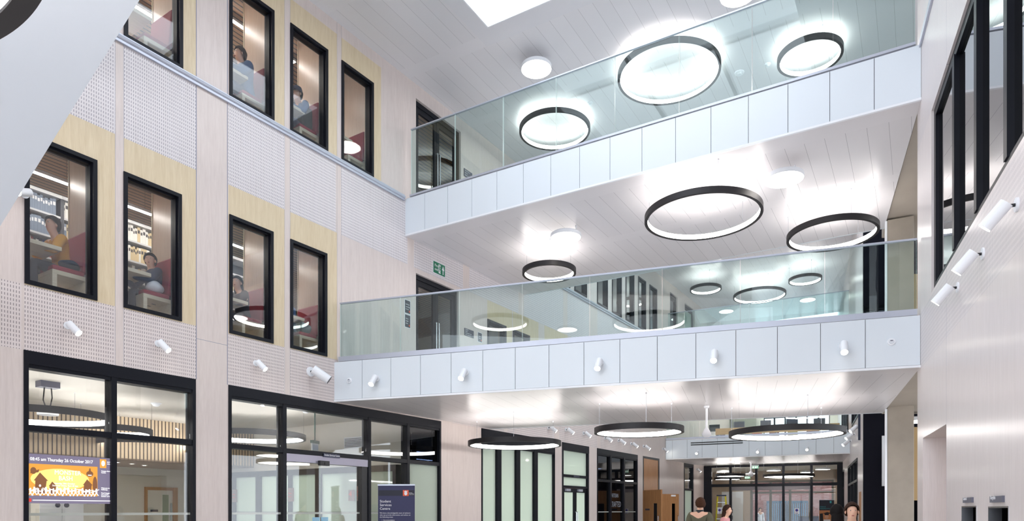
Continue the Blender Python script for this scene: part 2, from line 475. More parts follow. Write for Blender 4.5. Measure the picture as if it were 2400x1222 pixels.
# dark cladding at the end of the far wall
pX, pY = right_at(19.5), 19.5
FP = Fr(pX, pY, 1, -.38)
mb = MB(); mb.box(0, 1.9, -.16, -.02, 0, 4.42); mb.box(0, 1.9, -.16, -.02, 7.2, TOP)
struct('wall_end_dark', mb, NAVYP, 'tall near-black cladding panel beside the concrete column', 'wall', FP)
w = thing('window_1', 'dark blue glazed screen above the black cladding on the first floor', 'window', FP.w(0,0,0), FP.a, kind='structure')
mb = MB()
for x in (0, .30, .62, 1.0, 1.4, 1.84): mb.box(x, x+.07, -.16, -.06, 4.42, 7.3)
mb.box(0, 1.9, -.16, -.06, 7.15, 7.3); mb.box(0, 1.9, -.16, -.06, 4.42, 4.5)
obj('frame', mb, NAVY, w)
mb = MB(); mb.box(.03, 1.88, -.11, -.09, 4.45, 7.2); obj('pane', mb, GLASSD, w)
mb = MB(); mb.box(-.02, 1.9, .9, 1.0, 3.6, 7.3)
struct('wall_corridor_back', mb, mat('dark_blue_recess', (48,54,74), .7), 'dark blue wall behind the glazed screen on the first floor', 'wall', FP)
# concrete column and corridor beyond the right wall
FC = Fr(7.70, 14.0, 1, -.52)
mb = MB(); mb.box(0, .47, 0, .5, 0, 7.46)
struct('column', mb, CONC, 'square fair-faced concrete column rising through both lower floors at the right', 'column', FC, bevel=.012)
mb = MB(); mb.box(-.045, -.004, .0, .3, 0, 3.58); mb.box(-.045, -.004, .0, .3, DECK1, 7.44)
struct('trim_3', mb, WHITE, 'white vertical edge trim against the left side of the concrete column', 'trim', FC)
bx0, bx1 = FP.x(2067, -.2), FP.x(2080, -.2)
r = thing('wall_board', 'white board fixed to the black cladding beside the concrete column', 'board', FP.w(bx0, -.2, FP.at(2070, 1140, -.2)[1]), FP.a)
mb = MB(); mb.box(0, bx1-bx0, 0, .03, 0, FP.at(2070, 1022, -.2)[1]-FP.at(2070, 1140, -.2)[1]); obj('panel', mb, WHITE, r)
mb = MB(); mb.box(.02, bx1-bx0-.02, .03, .04, .05, .2); obj('fixing_rail', mb, STEEL, r)
rc = [(right_at(10.2)+.02, 10.2), (right_at(10.2)+4.2, 8.6), (right_at(15.0)+4.4, 15.0), (right_at(15.0)+.02, 15.0)]
mb = MB(); mb.prism(rc, 3.62, DECK1-.02)
struct('ceiling_corridor_lower', mb, CONCD, 'exposed concrete soffit over the ground-floor corridor mouth at the right', 'ceiling', loc=(0,0,0))
mb = MB(); mb.prism(rc, CEIL1+.03, DECK2-.02)
struct('ceiling_corridor_upper', mb, CONCD, 'exposed concrete soffit over the first-floor corridor mouth at the right', 'ceiling', loc=(0,0,0))
mb = MB(); mb.box(10.12, 12.5, 17.2, 17.4, 1.75, 3.6); mb.box(10.12, 12.5, 17.2, 17.4, 4.36, CEIL1)
struct('wall_corridor', mb, mat('ochre_corridor_wall', (150,122,80), .7), 'ochre corridor wall glimpsed behind the concrete column', 'wall', loc=(0,0,0))
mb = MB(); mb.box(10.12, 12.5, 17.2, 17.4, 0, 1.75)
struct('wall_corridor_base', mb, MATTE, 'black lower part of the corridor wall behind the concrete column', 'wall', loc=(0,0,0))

# ---- floor, ceilings, roof ---------------------------------------------------
mb = MB(); mb.prism([(-40,-8),(30,-8),(30,60),(-40,60)], -.2, 0)
struct('floor', mb, FLOORM, 'pale stone ground floor of the atrium', 'floor', loc=(0,0,0))
# top ceiling in the frame of the upper bridge; skylight hole
sx0, sx1, sy0, sy1 = 2.33, 7.6, -8.0, -.32
Y2a, Y2b = 6.2, 9.6     # second skylight, beyond the upper bridge
cz0, cz1 = TOP, TOP+.35
mb = MB()
X0, X1, YA, YB = -22, 20, -22, 24.2
def slab(x0, x1, y0, y1): mb.box(x0, x1, y0, y1, cz0, cz1)
slab(X0, X1, YA, sy0); mb.v.clear(); mb.f.clear(); mb.m.clear()
slab(X0, sx0, YA, sy1); slab(sx1, X1, YA, sy1); slab(sx0, sx1, YA, sy0); slab(X0, X1, sy1, 7.6); slab(X0, 1.0, 7.6, 11.8); slab(7.5, X1, 7.6, 11.8); slab(X0, X1, 11.8, YB)
struct('ceiling', mb, CEILM, 'white boarded top ceiling of the atrium with plain cross strips', 'ceiling', FB1)
mb = MB(); t = .02; uz = TOP+.5
mb.box(sx0, sx0+t, sy0, sy1, cz0-.004, uz); mb.box(sx1-t, sx1, sy0, sy1, cz0-.004, uz)
mb.box(sx0+t, sx1-t, sy1-t, sy1, cz0-.004, uz); mb.box(sx0+t, sx1-t, sy0, sy0+t, cz0-.004, uz)
sk = struct('window_2', mb, SKYW, 'white-lined rectangular skylight well in the top ceiling', 'skylight', FB1)
mb = MB()
for i in range(1, 3):
    x = sx0+(sx1-sx0)*i/3; mb.box(x-.04, x+.04, sy0, sy1, uz-.12, uz)
mb.box(sx0, sx1, -3.1, -3.0, uz-.12, uz)
obj('glazing_bar', mb, WHITE, sk)
# plain strip framing the left side of the skylight
mb = MB(); mb.box(2.02, sx0, -8.4, -.19, TOP-.006, TOP); mb.box(2.02, 8.2, -.19, .12, TOP-.006, TOP); mb.box(sx0, sx1, sy1, -.19, TOP-.006, TOP)
struct('trim_4', mb, PLAIN, 'plain white ceiling strip framing the skylight', 'trim', FB1)
# ---- left-hand storeys (slabs behind the left wall) ---------------------------
for nm, z0, z1, lab in (('floor_first_left', G_CEIL+.04, DECK1-.0, 'floor slab of the first-floor study rooms behind the left wall'),
                        ('floor_second_left', 7.30, DECK2, 'floor slab of the second-floor study rooms behind the left wall')):
    mb = MB(); mb.box(WEST0, WEST1, .25, 9.5, z0, z1); struct(nm, mb, BWALL, lab, 'floor', FL)
for nm, z, lab in (('ceiling_first_left', 7.02, 'slatted timber ceiling of the first-floor study rooms'),
                   ('ceiling_second_left', 10.80, 'slatted timber ceiling of the second-floor study rooms')):
    mb = MB(); mb.box(WEST0, WEST1, .25, 9.5, z, z+.1); struct(nm, mb, SLATC, lab, 'ceiling', FL)
mb = MB()
for z0, z1 in ((DECK1, 7.02), (DECK2, 10.8)):
    mb.box(WEST0, WEST1, 6.0, 6.15, z0, z1); mb.box(WEST0, WEST0+.1, .25, 6, z0, z1); mb.box(U(1262), U(1262)+.1, .25, 6, z0, z1)
struct('wall_study_rooms', mb, BWALL, 'pale back and end walls of the upstairs study rooms', 'wall', FL)

# ================================================================== FOOTBRIDGES
def wall_poly(front_y0, fr, depth, slope=None, margin=.0):
    pass
def meet(fr, y):
    """ends of the line at depth y of frame fr between the left and the right wall planes, as (X,Y)"""
    ox, oy = fr.w(0, y).x, fr.w(0, y).y
    ex, ey = fr.e
    # left: X = -12+.65625Y ; right: X = 1.71+.42625Y
    tl = (-12+.65625*oy-ox)/(ex-.65625*ey); tr = (1.71+.42625*oy-ox)/(ex-.42625*ey)
    return (ox+ex*tl, oy+ey*tl), (ox+ex*tr, oy+ey*tr)
def bridge(label, fr, depth, zs, zd, joints, soffit_mat, ysof, x_lo=0.0, upstand=.0):
    L = fr.l(*meet(fr, 0)[1])[0]
    root = thing('footbridge', label, 'footbridge', fr.w(0,0,0), fr.a, 'white footbridges crossing the atrium')
    a, b = meet(fr, .03); c, d = meet(fr, depth)
    poly = [fr.l(*a), fr.l(*b), fr.l(*d), fr.l(*c)]
    mb = MB(); mb.prism(poly, zs, zs+.06); obj('soffit', mb, soffit_mat, root)
    mb = MB(); mb.prism(poly, zs+.06, zd-.04); obj('deck', mb, WHITE, root)
    js = [0.0]+joints+[L]
    for p, q in zip(js, js[1:]):
        mb = MB(); mb.box(p+.004, q-.004, 0, .03, zs+.035, zd-.02); obj('fascia_panel', mb, FASCIA, root)
    mb = MB(); mb.box(0, L, -.008, .032, zs-.004, zs+.03); obj('edge_trim', mb, WHITE, root)
    mb = MB(); mb.box(0, L, .018, .034, zs+.03, zd-.02); obj('joint_backing', mb, NAVY, root)
    a, b = meet(fr, depth-.02); c, d = meet(fr, depth+.02)
    mb = MB(); mb.prism([fr.l(*a), fr.l(*b), fr.l(*d), fr.l(*c)], zs-.004, zd); obj('rear_fascia', mb, FASCIA, root)
    return root, L
L1len = FB1.l(*meet(FB1, 0)[1])[0]
j1 = sorted([L1len-.603*i for i in range(1, 16) if L1len-.603*i > .15])
b1, L1len = bridge('white-panelled footbridge at the upper level carrying the flush glass balustrade', FB1, 4.85, 7.44, 8.26, j1, SOFFIT, .42)
L2len = FB2.l(*meet(FB2, 0)[1])[0]
j2 = [.61*i for i in range(1, 16)]
b2, L2len = bridge('white-panelled footbridge at first-floor level with five spotlights on its face', FB2, 5.05, 3.585, 4.36, j2, SOFFIT, .42)
j3 = []
xx = FB3.x(1954)
while xx > .2: j3.append(xx); xx -= .592
b3, L3len = bridge('far first-floor landing with a white panelled face above the entrance', FB3, 4.3, 3.57, 4.36, sorted(j3), SOFFIT, .42)
mb = MB(); mb.box(FB3.x(1619), FB3.x(1741), -.006, .0, EYE+2.68, EYE+2.72); mb.box(FB3.x(1619), FB3.x(1741), -.006, .0, EYE+2.60, EYE+2.64)
obj('slot_vent', mb, BLACK, b3, label='pair of black slot vents')
# second-floor landing above the far landing
a, b = meet(FB3, .2); c, d = meet(FB3, 9.5)
mb = MB(); mb.prism([a, b, d, c], 7.44, 8.26)
struct('floor_second_far', mb, PLAIN, 'second-floor landing slab at the far end of the atrium', 'floor', loc=(0,0,0))
# near bridge overhead, the photographer stands below it
FN = Fr(-1.526, 2.78, 1.0, -.9937)      # its far edge
mb = MB(); na = FN.l(-3.71, 4.95)
ya, yb = FN.l(*( -7.0, 8.2))[0], 2.9
bn = thing('footbridge', 'nearest footbridge overhead, its pale plain soffit edge cutting the upper left corner', 'footbridge', FN.w(0,0,0), FN.a, 'white footbridges crossing the atrium')
mb.box(ya, yb, -.445, 0, 3.565, 3.60); obj('soffit_margin', mb, mat('bright_white_soffit_margin', (230,238,248), .45), bn)
mb = MB(); mb.box(ya, yb, -3.4, -.455, 3.575, 3.62)
obj('soffit', mb, boards('near_soffit_strips', (214,214,220), (150,150,158), w=50, strip0=0, stripw=0, period=60), bn)
mb = MB()
for i in range(1, 9): mb.box(ya, yb, -.455-.032*i*1.0, -.4535-.032*i, 3.5735, 3.576)
obj('soffit_grooves', mb, JOINT, bn)
mb = MB(); mb.box(ya, yb, -.459, -.445, 3.585, 3.62); obj('shadow_gap', mb, BLACK, bn)
mb = MB(); mb.box(ya, yb, -3.4, -.002, 3.62, 4.34); obj('deck', mb, WHITE, bn)
mb = MB(); mb.box(ya, yb, -.03, .0, 3.60, 4.36); obj('fascia_panel', mb, FASCIA, bn)

# upper near bridge: out of the frame, it shows as a reflection in the balustrades
FN2 = Fr(-1.526+.96, 2.78+.96, 1.0, -.9937)
bn2 = thing('footbridge', 'upper nearest footbridge above the camera, seen only mirrored in the glass balustrades', 'footbridge', FN2.w(0,0,0), FN2.a, 'white footbridges crossing the atrium')
ya, yb = FN2.l(*(-6.3, 9.5))[0], 2.2
mb = MB(); mb.box(ya, yb, -5.0, 0, 7.44, 7.5); obj('soffit', mb, SOFFIT, bn2)
mb = MB(); mb.box(ya, yb, -5.0, -.04, 7.5, 8.24); obj('deck', mb, WHITE, bn2)
mb = MB(); mb.box(ya, yb, -.03, 0, 7.5, 8.26); obj('fascia_panel', mb, FASCIA, bn2)
# ================================================================== BALUSTRADES
def balustrade(label, fr, y, xs, z0, z1, cap, base=None, end=True):
    """xs: panel borders along the frame"""
    root = thing('glass_balustrade', label, 'balustrade', fr.w(0,0,0), fr.a, 'frameless glass balustrades')
    for p, q in zip(xs, xs[1:]):
        mb = MB(); mb.box(p+.006, q-.006, y, y+.018, z0, z1, 0, 1); obj('glass_panel', mb, [GLASS, GEDGE], root)
    mb = MB(); mb.box(xs[0], xs[-1], y-.012, y+.030, z1-.004, z1+cap); obj('handrail', mb, CAPM, root)
    if base:
        mb = MB(); mb.box(xs[0]-.02, xs[-1], y-.03, y+.05, base[0], base[1]); obj('base_channel', mb, CAPM, root)
    return root
g1 = [FB1.x(p) for p in (962,1065,1178,1302,1440,1591,1762,1952)]+[FB1.x(2146)]
balustrade('tall glass balustrade standing flush along the upper footbridge', FB1, .02, g1, 8.30, EYE+8.2, .02, (8.26, 8.30))
g2 = [FB2.x(p, .07) for p in (797,938,1076,1224,1382,1552,1735,1933,2149)]
bal2 = balustrade('glass balustrade set back on the first-floor footbridge with the spotlights', FB2, .07, g2, 4.42, EYE+3.97, .022, (4.36, 4.45))
# return pane along the left wall at the end of the upper balustrade
g3 = [FB3.x(p, .3) for p in (1553,1604,1624,1688,1756,1834,1912,1990)]
balustrade('distant glass balustrade on the second-floor landing at the far end', FB3, .3, g3, 8.28, EYE+8.08, .02, (8.26, 8.3))
g4 = [FB3.x(p, .06) for p in (1562,1640,1720,1800,1890,1986)]
balustrade('glass balustrade of the far first-floor landing above the entrance', FB3, .06, g4, 4.42, 5.46, .02, (4.36, 4.44))
# rear balustrades of both bridges
def rear_x(fr, y): return fr.l(*meet(fr, y)[0])[0]+.08, fr.l(*meet(fr, y)[1])[0]-.08
a, b = rear_x(FB1, 4.75)
balustrade('glass balustrade along the rear edge of the upper footbridge', FB1, 4.75, [a+(b-a)*i/6 for i in range(7)], 8.30, 9.5, .02, (8.26, 8.32))
# ================================================================== LAMPS
_ring = {}
def ring_lamp(c, z, R, zc, label, group, hook=True, ang0=.5):
    """c: (X,Y) of the ring's centre, z: underside height, zc: ceiling height"""
    key = (R, round(zc-z, 2))
    if key not in _ring:
        root = thing('ring_lamp', label, 'ring lamp', (c[0], c[1], z), 0, group)
        W, H, t = .055, .105, .012
        seg = 192
        mb = MB(); mb.lathe([(R-W, 0), (R, 0), (R, H), (R-t, H), (R-t, t), (R-W, t)][::-1], seg, closed=True)
        obj('housing', mb, RINGBLK, root, smooth=False)
        mb = MB(); mb.lathe([(R-W+.002, t+.001), (R-t-.001, t+.001), (R-t-.001, H-.004), (R-W+.002, H-.004)][::-1], seg, closed=True)
        obj('diffuser', mb, LAMPE, root)
        for k in range(3):
            th = ang0+2*PI*k/3; x, y = (R-.025)*math.cos(th), (R-.025)*math.sin(th)
            mb = MB(); mb.cyl((x,y,H-.01), (x,y,zc-z-.004), .0035, seg=6); cb = obj('suspension_cable', mb, STEEL, root)
            mb = MB(); mb.cyl((x,y,zc-z-.03), (x,y,zc-z-.002), .014, seg=10); obj('ceiling_fixing', mb, WHITE, cb)
        _ring[key] = root
        return root
    return dup(_ring[key], (c[0], c[1], z), 0, label, group)
def rl(px, py, h, R, zc, label, group):
    z = EYE+h; X, Y = flat(px, py, z+.05)
    return ring_lamp((X, Y), z, R, zc, label, group)
GT, GF1, GG = 'ring lamps hung from the top ceiling', 'ring lamps hung under the upper footbridge', 'ring lamps hung under the lower footbridge'
rl(1567,172, 9.14, 1.06, TOP, 'largest ring lamp seen through the glass of the upper footbridge', GT)
rl(1898,132, 9.14, .62, TOP, 'small ring lamp seen through the right end of the upper balustrade', GT)
rl(1300,305, 9.14, .855, TOP, 'medium ring lamp seen through the left half of the upper balustrade', GT)
rl(1647,506, 5.37, 1.05, 7.44, 'big black ring lamp, largest of the three under the upper footbridge', GF1)
rl(1950,549, 5.37, .83, 7.44, 'medium black ring lamp under the upper footbridge, rightmost and nearest the concrete column', GF1)
rl(1287,638, 5.37, .61, 7.44, 'small black ring lamp under the upper footbridge, leftmost and nearest the fire exit sign', GF1)
rl(1206,1041, 1.45, 1.05, G_CEIL, 'large black ring lamp in front of the pale green frosted glazing on the ground floor', GG)
rl(1497,1010, 1.45, .83, G_CEIL, 'medium black ring lamp in the middle below the lower footbridge', GG)
rl(1842,1016, 1.45, 1.06, G_CEIL, 'largest black ring lamp below the lower footbridge, before the far landing face', GG)
GL = 'ring lamps in the entrance lobby'
rl(1712,1115, 1.45, .61, G_CEIL-.01, 'upper one of two small ring lamps left of the entrance doors', GL)
rl(1705,1122.5, 1.45, .61, G_CEIL-.01, 'lower one of two small ring lamps left of the entrance doors', GL)
rl(1848,1116, 1.45, 1.05, G_CEIL-.01, 'wide ring lamp right of centre above the entrance doors', GL)
GX = 'distant ring lamps on the second floor'
rl(1654,678, 8.8, .61, TOP, 'leftmost small ring lamp far beyond the lower glass balustrade', GX)
rl(1780,693, 8.8, 1.03, TOP, 'middle and largest ring lamp far beyond the lower glass balustrade', GX)
rl(1887,656, 8.8, .60, TOP, 'rightmost small ring lamp far beyond the lower glass balustrade', GX)
ring_lamp((-2.036, 1.157), EYE+1.45, 1.05, 3.575, 'nearest ring lamp, only its glowing arc in the top left corner', 'ring lamp overhead')
GS = 'ring lamps inside the glazed ground floor rooms'
ring_lamp((-7.55, 10.9), EYE+1.45, 1.05, 3.60, 'ring lamp behind the left glazing, nearest the camera and highest in the pane', GS)
ring_lamp((-7.70, 12.86), EYE+1.45, .83, 3.60, 'ring lamp behind the left glazing crossing the middle mullion', GS)
ring_lamp((-8.3, 15.5), EYE+1.45, 1.05, 3.60, 'ring lamp behind the left glazing, deepest in the room before the slatted wall', GS)
ring_lamp((-5.29, 13.9), EYE+1.45, 1.05, 3.60, 'ring lamp behind the sliding door glazing of the services room', GS)

ring_lamp((-4.95, 6.1), EYE+5.37, .83, 7.44, 'ring lamp mirrored in the left part of the lower glass balustrade', 'ring lamps under the upper nearest footbridge')
ring_lamp((-1.5, 3.55), EYE+5.37, 1.05, 7.44, 'large ring lamp mirrored in the middle of the lower glass balustrade', 'ring lamps under the upper nearest footbridge')
_disc = {}
def disc_lamp(c, z, R, zc, label, group):
    key = round(zc-z, 2)
    if key not in _disc:
        root = thing('disc_lamp', label, 'disc lamp', (c[0], c[1], z), 0, group)
        mb = MB(); mb.lathe([(0,.085),(R-.02,.085),(R,.07),(R,.008),(R-.008,.0)], 64); obj('shade', mb, WHITE, root, smooth=False)
        mb = MB(); mb.lathe([(R-.008,.001),(R*.6,-.006),(0,-.008)], 64); obj('diffuser', mb, DISCE, root, smooth=True)
        mb = MB(); mb.cyl((R*.7,R*.3,.08),(R*.7,R*.3,zc-z-.01), .006, seg=8); mb.cyl((R*.7,R*.3,zc-z-.05),(R*.7,R*.3,zc-z-.002), .016, seg=10); obj('suspension_rod', mb, WHITE, root)
        _disc[key] = root; return root
    return dup(_disc[key], (c[0], c[1], z), 0, label, group)
def dl(px, py, h, zc, label, group):
    disc_lamp(flat(px, py, EYE+h), EYE+h, .315, zc, label, group)
dl(1257,163, 9.14, TOP, 'glowing white disc lamp above the upper balustrade, under the skylight strip', 'disc lamps on the top ceiling')
dl(1730,-12, 9.14, TOP, 'glowing white disc lamp cut by the top edge of the picture', 'disc lamps on the top ceiling')
dl(1326,558, 5.64, 7.44, 'glowing disc lamp under the upper footbridge, above the small ring lamp', 'disc lamps under the upper footbridge')
dl(1838,422, 5.64, 7.44, 'glowing disc lamp under the upper footbridge, right of the big ring lamp', 'disc lamps under the upper footbridge')
dl(1702,731, 9.14, TOP, 'distant disc lamp low in the glass, left of two', 'distant disc lamps')
dl(1893,704, 9.14, TOP, 'distant disc lamp low in the glass, right of two', 'distant disc lamps')
disc_lamp((-4.28, 3.56), EYE+5.64, .315, 7.44, 'disc lamp mirrored low in the lower glass balustrade, left of its middle', 'disc lamp under the upper nearest footbridge')
# disc lamp in the corridor behind the column
disc_lamp((8.78, 14.9), EYE+1.93, .34, 3.615, 'white disc lamp peeping out behind the concrete column', 'corridor disc lamp')

disc_lamp((7.95, 12.4), 7.1, .34, 7.485, 'unseen disc lamp added inside the first-floor corridor mouth to light the concrete column', 'corridor disc lamp')  # added out of sight to brighten the column front
# ------------------------------------------------------------------ spotlights
_spot = {}
def spot(kind, fr, x, y, z, label, group, axis=(.35,-.6,-.7), size=1.0, lit=True):
    key = (kind, size, lit)
    if key not in _spot:
        root = thing('spotlight', label, 'spotlight', fr.w(x, y, z), fr.a, group)
        s = size
        mb = MB(); mb.cyl((0,0,0),(0,-.014*s,0), .05*s, seg=24); obj('wall_plate', mb, WHITE, root)
        mb = MB(); mb.cyl((0,-.012*s,0),(0,-.075*s,0), .012*s, seg=10); obj('arm', mb, BLACK, root)
        a = Vector(axis).normalized(); p = Vector((0,-.085*s,0))-a*.03*s; q = p+a*.19*s
        mb = MB(); mb.cyl(p, q, .047*s, seg=28); mb.cyl(q, q+a*.004*s, .047*s, .044*s, seg=28); b = obj('body', mb, WHITE, root)
        mb = MB(); mb.cyl(q+a*.0045*s, q+a*.008*s, .043*s, seg=28); obj('lens', mb, SPOTE if lit else BLACK, root)
        _spot[key] = root; return root
    return dup(_spot[key], fr.w(x, y, z), fr.a, label, group)
for px, py, lab in ((158,764,'white spotlight on the perforated band, leftmost, above the left glazing'),
                    (370,806,'white spotlight on the perforated band above the right pane of the left glazing'),
                    (599,852,'white spotlight on the perforated band below the third study window')):
    x, z = FL.at(px, py); spot('left', FL, x, 0, z, lab, 'spotlights on the left wall')
x, z = FL.at(727, 872)
spot('left_big', FL, x, 0, z, 'larger unlit white projector spotlight on the left wall beside the footbridge end', 'large projector', (.62,-.55,-.55), 1.75, False)
x, z = FL.at(60, 458)
spot('left_high', FL, x-.02, -.02, z, 'white spotlight half hidden behind the nearest footbridge edge', 'high spotlight', (-.8,-.45,-.4), 1.05)
for px, py, lab in ((2385,480,'white spotlight on the right wall, nearest and highest of three'),
                    (2305,595,'white spotlight on the right wall, middle of three'),
                    (2246,674,'white spotlight on the right wall, furthest and lowest of three')):
    x, z = FR.at(px, py); spot('right', FR, x, 0, z, lab, 'spotlights on the right wall', (-.28,-.62,-.72), 1.12)
for i, (px, py) in enumerate(((884,888),(1092,874),(1407,850),(1675,831),(1976,811))):
    x, z = FB2.at(px, py)
    spot('front', FB2, x, 0, z, 'white spotlight on the lower footbridge face, %s from the left' % ('first','second','third','fourth','fifth')[i],
         'spotlights on the lower footbridge face', (-.05,-.62,-.78), 1.12)
for i, (px, py) in enumerate(((1635,1060),(1777,1056.5),(1892,1051))):
    x, z = FB3.at(px, py)
    spot('far', FB3, x, 0, z, 'small glowing spotlight on the far landing face, %s of three' % ('leftmost','middle','rightmost')[i],
         'spotlights on the far landing face', (0,-.85,-.5))
far = [(1285,1003),(1326,1008),(1367,1016),(1417,1027),(1449,1033),(1479,1041),(1508,1047)]
nth = ('first','second','third','fourth','fifth','sixth','seventh')
for i, (px, py) in enumerate(far):
    x, z = FL.at(px, py)
    spot('leftfar', FL, x, 0, z, 'small white spotlight in the row above the ground floor doors, %s from the left' % nth[i], 'spotlights above the ground floor doors', (.5,-.62,-.6), 1.15)
x, z = FL.at(1553, 1053)
spot('left_big', FL, x, 0, z, 'unlit white projector spotlight in front of the far landing end', 'large projector')
x, z = FL.at(1632, 1101)
spot('left_big', FL, x, 0, z, 'unlit white projector spotlight beside the entrance screen', 'large projector')
for i, (px, py) in enumerate(((2016,1001),(2004,1019),(1995,1035))):
    x, z = FR.at(px, py)
    spot('rightfar', FR, x, 0, z, 'small white spotlight on the far right wall beside the black cladding, %s of three' % ('topmost','middle','lowest')[i],
         'spotlights on the far right wall', (.25,-.7,-.6), 1.3)
# round sensors on the lower footbridge face
def sensor(fr, px, py, label):
    x, z = fr.at(px, py)
    r = thing('wall_sensor', label, 'sensor', fr.w(x,0,z), fr.a, 'round sensors on the lower footbridge')
    mb = MB(); mb.cyl((0,0,0),(0,-.022,0), .055, .05, seg=32); obj('casing', mb, WHITE, r)
    mb = MB(); mb.cyl((0,-.0225,0),(0,-.03,0), .035, .03, seg=24); obj('dome', mb, mat('sensor_dome', (214,218,224), .3), r)
    mb = MB(); mb.box(-.018, .018, -.031, -.029, .008, .02); obj('indicator', mb, SIGNL, r)
sensor(FB2, 819, 893, 'round white sensor at the left end of the lower footbridge face')
sensor(FB2, 2089, 802, 'round white sensor at the right end of the lower footbridge face')
# teardrop sensors hung on rods
def teardrop(c, z, zc, label, s=1.0):
    r = thing('hanging_sensor', label, 'hanging sensor', (c[0], c[1], z), 0, 'white teardrop sensors on rods')
    mb = MB(); mb.lathe([(0,0),(.05*s,.004*s),(.088*s,.04*s),(.09*s,.075*s),(.06*s,.14*s),(.026*s,.19*s),(.02*s,.21*s)], 28); obj('head', mb, WHITE, r, smooth=True)
    mb = MB(); mb.cyl((0,0,.2*s),(0,0,zc-z-.02), .022*s, seg=14); obj('rod', mb, WHITE, r)
    mb = MB(); mb.lathe([(.024*s,-.05),(.05*s,-.03),(.055*s,0)], 20, c=(0,0,zc-z)); obj('ceiling_cup', mb, WHITE, r)
X, Y = ground(1656, 13.6); teardrop((X, Y), EYE+(CY-1026)*13.6/FOC, 3.58, 'white teardrop sensor on a thick rod hanging below the lower footbridge', 1.0)
X, Y = ground(1760, 29.3); teardrop((X, Y), EYE+(CY-1118)*29.3/FOC, 3.57, 'distant white teardrop sensor hanging before the entrance doors', 1.3)
# smoke heads on the top ceiling
for px, py, lab in ((1733,170,'flat round ceiling speaker seen through the upper balustrade'),(1799,150,'small smoke detector beside the right ring lamp on the top ceiling'),(1383,241,'small white smoke detector between the two left ring lamps')):
    X, Y = flat(px, py, TOP)
    r = thing('smoke_detector', lab, 'detector', (X, Y, TOP), 0, 'ceiling detectors')
    R = .1 if 'speaker' in lab else .06
    mb = MB(); mb.lathe([(R,0),(R*.95,-.02),(R*.6,-.03)], 24); obj('base', mb, WHITE, r)
    mb = MB(); mb.lathe([(R*.55,-.03),(R*.5,-.055),(0,-.06)], 24); obj('head', mb, WHITE, r)

# ------------------------------------------------------------------ lettered signs on walls
def sign(name, fr, x0, x1, z0, z1, label, cat, body, lines, ink=INK, size=None, t=.012, y=0, group=None, pad=.08, frame=None):
    w, h = x1-x0, z1-z0
    r = thing(name, label, cat, fr.w(x0, y, z0), fr.a, group)
    mb = MB(); mb.box(0, w, -t, 0, 0, h); obj('panel', mb, body, r)
    if frame: mb = MB(); e = .012; mb.box(-e, w+e, -t+.003, 0, -e, h+e); obj('border', mb, frame, r)
    n = len(lines)
    for i, ln in enumerate(lines):
        if not ln: continue
        s = size or h/(n+.6)*.8
        me = text_mesh(ln, s, ink)
        o = obj('lettering', me, None, r, (w*pad, -t-.0015, h-(i+1)*h/(n+.4)+s*.1))
        ww = max((v.co.x for v in me.vertices), default=0)
        if ww > w*(1-pad*1.4): o.scale.x = w*(1-pad*1.4)/ww
    return r
# fire exit sign
xa, za = FL.at(1015, 639); xb, _ = FL.at(1042, 639)
r = sign('fire_exit_sign', FL, xa, xb, 6.93, 7.19, 'green fire exit sign with running figure and arrow above the first-floor glass door', 'sign', SAFETY, [], frame=WHITE)
W_ = xb-xa
for i, ln in enumerate(('Fire', 'exit')):
    o = obj('lettering', text_mesh(ln, .085, INK), None, r, (.04, -.014, .15-.085*i))
mb = MB(); mb.plate([(W_*.80,.03),(W_*.86,.03),(W_*.86,.13),(W_*.93,.13),(W_*.83,.23),(W_*.73,.13),(W_*.80,.13)], -.014, -.012); obj('arrow', mb, INK, r)
mb = MB(); mb.plate([(W_*.44,.03),(W_*.62,.03),(W_*.62,.23),(W_*.44,.23)], -.0135, -.012); obj('doorway_symbol', mb, INK, r)
mb = MB(); mb.ball((W_*.545,-.0145,.205), .017, 10, sy=.1)
mb.plate([(W_*.50,.12),(W_*.57,.12),(W_*.57,.185),(W_*.50,.185)], -.016, -.0135)
mb.plate([(W_*.50,.12),(W_*.46,.05),(W_*.485,.045),(W_*.54,.12)], -.016, -.0135); mb.plate([(W_*.54,.12),(W_*.60,.10),(W_*.585,.045),(W_*.615,.045),(W_*.64,.115),(W_*.57,.14)], -.016, -.0135)
mb.plate([(W_*.57,.17),(W_*.63,.15),(W_*.63,.165),(W_*.57,.185)], -.016, -.0135); obj('running_figure', mb, SAFETY, r)
# poster pair left of the first-floor door
POSTD = mat('dark_notice_sheet', (58,60,72), .4); ORNG = mat('orange_badge', (228,84,34), .5)
def notice(px0, px1, py0, py1, fr, label, lines, group):
    xm = (px0+px1)/2
    x0, x1 = fr.x(px0), fr.x(px1); z1 = fr.at(xm, py0)[1]; z0 = fr.at(xm, py1)[1]
    r = sign('notice', fr, x0, x1, z0, z1, label, 'notice', POSTD, lines, frame=WHITE, t=.006, group=group, pad=.12)
    w = x1-x0; mb = MB(); mb.box(w*.72, w*.92, -.008, -.006, .03, .03+w*.2); obj('badge', mb, ORNG, r)
    return r
notice(949,961,705,735, FL, 'dark notice sheet with white border, upper of two left of the first-floor door', ['','Library','opening','hours',''], 'notices beside the first-floor door')
notice(949,961,739,768, FL, 'dark notice sheet with white border, lower of two left of the first-floor door', ['','Silent','study','area',''], 'notices beside the first-floor door')
notice(1120,1129,781,802, FL, 'small dark notice sheet right of the directory sign', ['','Silent','study',''], 'notice right of the directory')
x0, x1 = FL.x(1088), FL.x(1109.5)
sign('directory_sign', FL, x0, x1, FL.at(1099,790)[1], FL.at(1099,773)[1], 'dark grey directory sign with white lines of text right of the first-floor door', 'sign', SIGNG, ['First floor', 'Library', 'Group study rooms', 'Silent study area'])
x0, x1 = FL.x(1087), FL.x(1106)
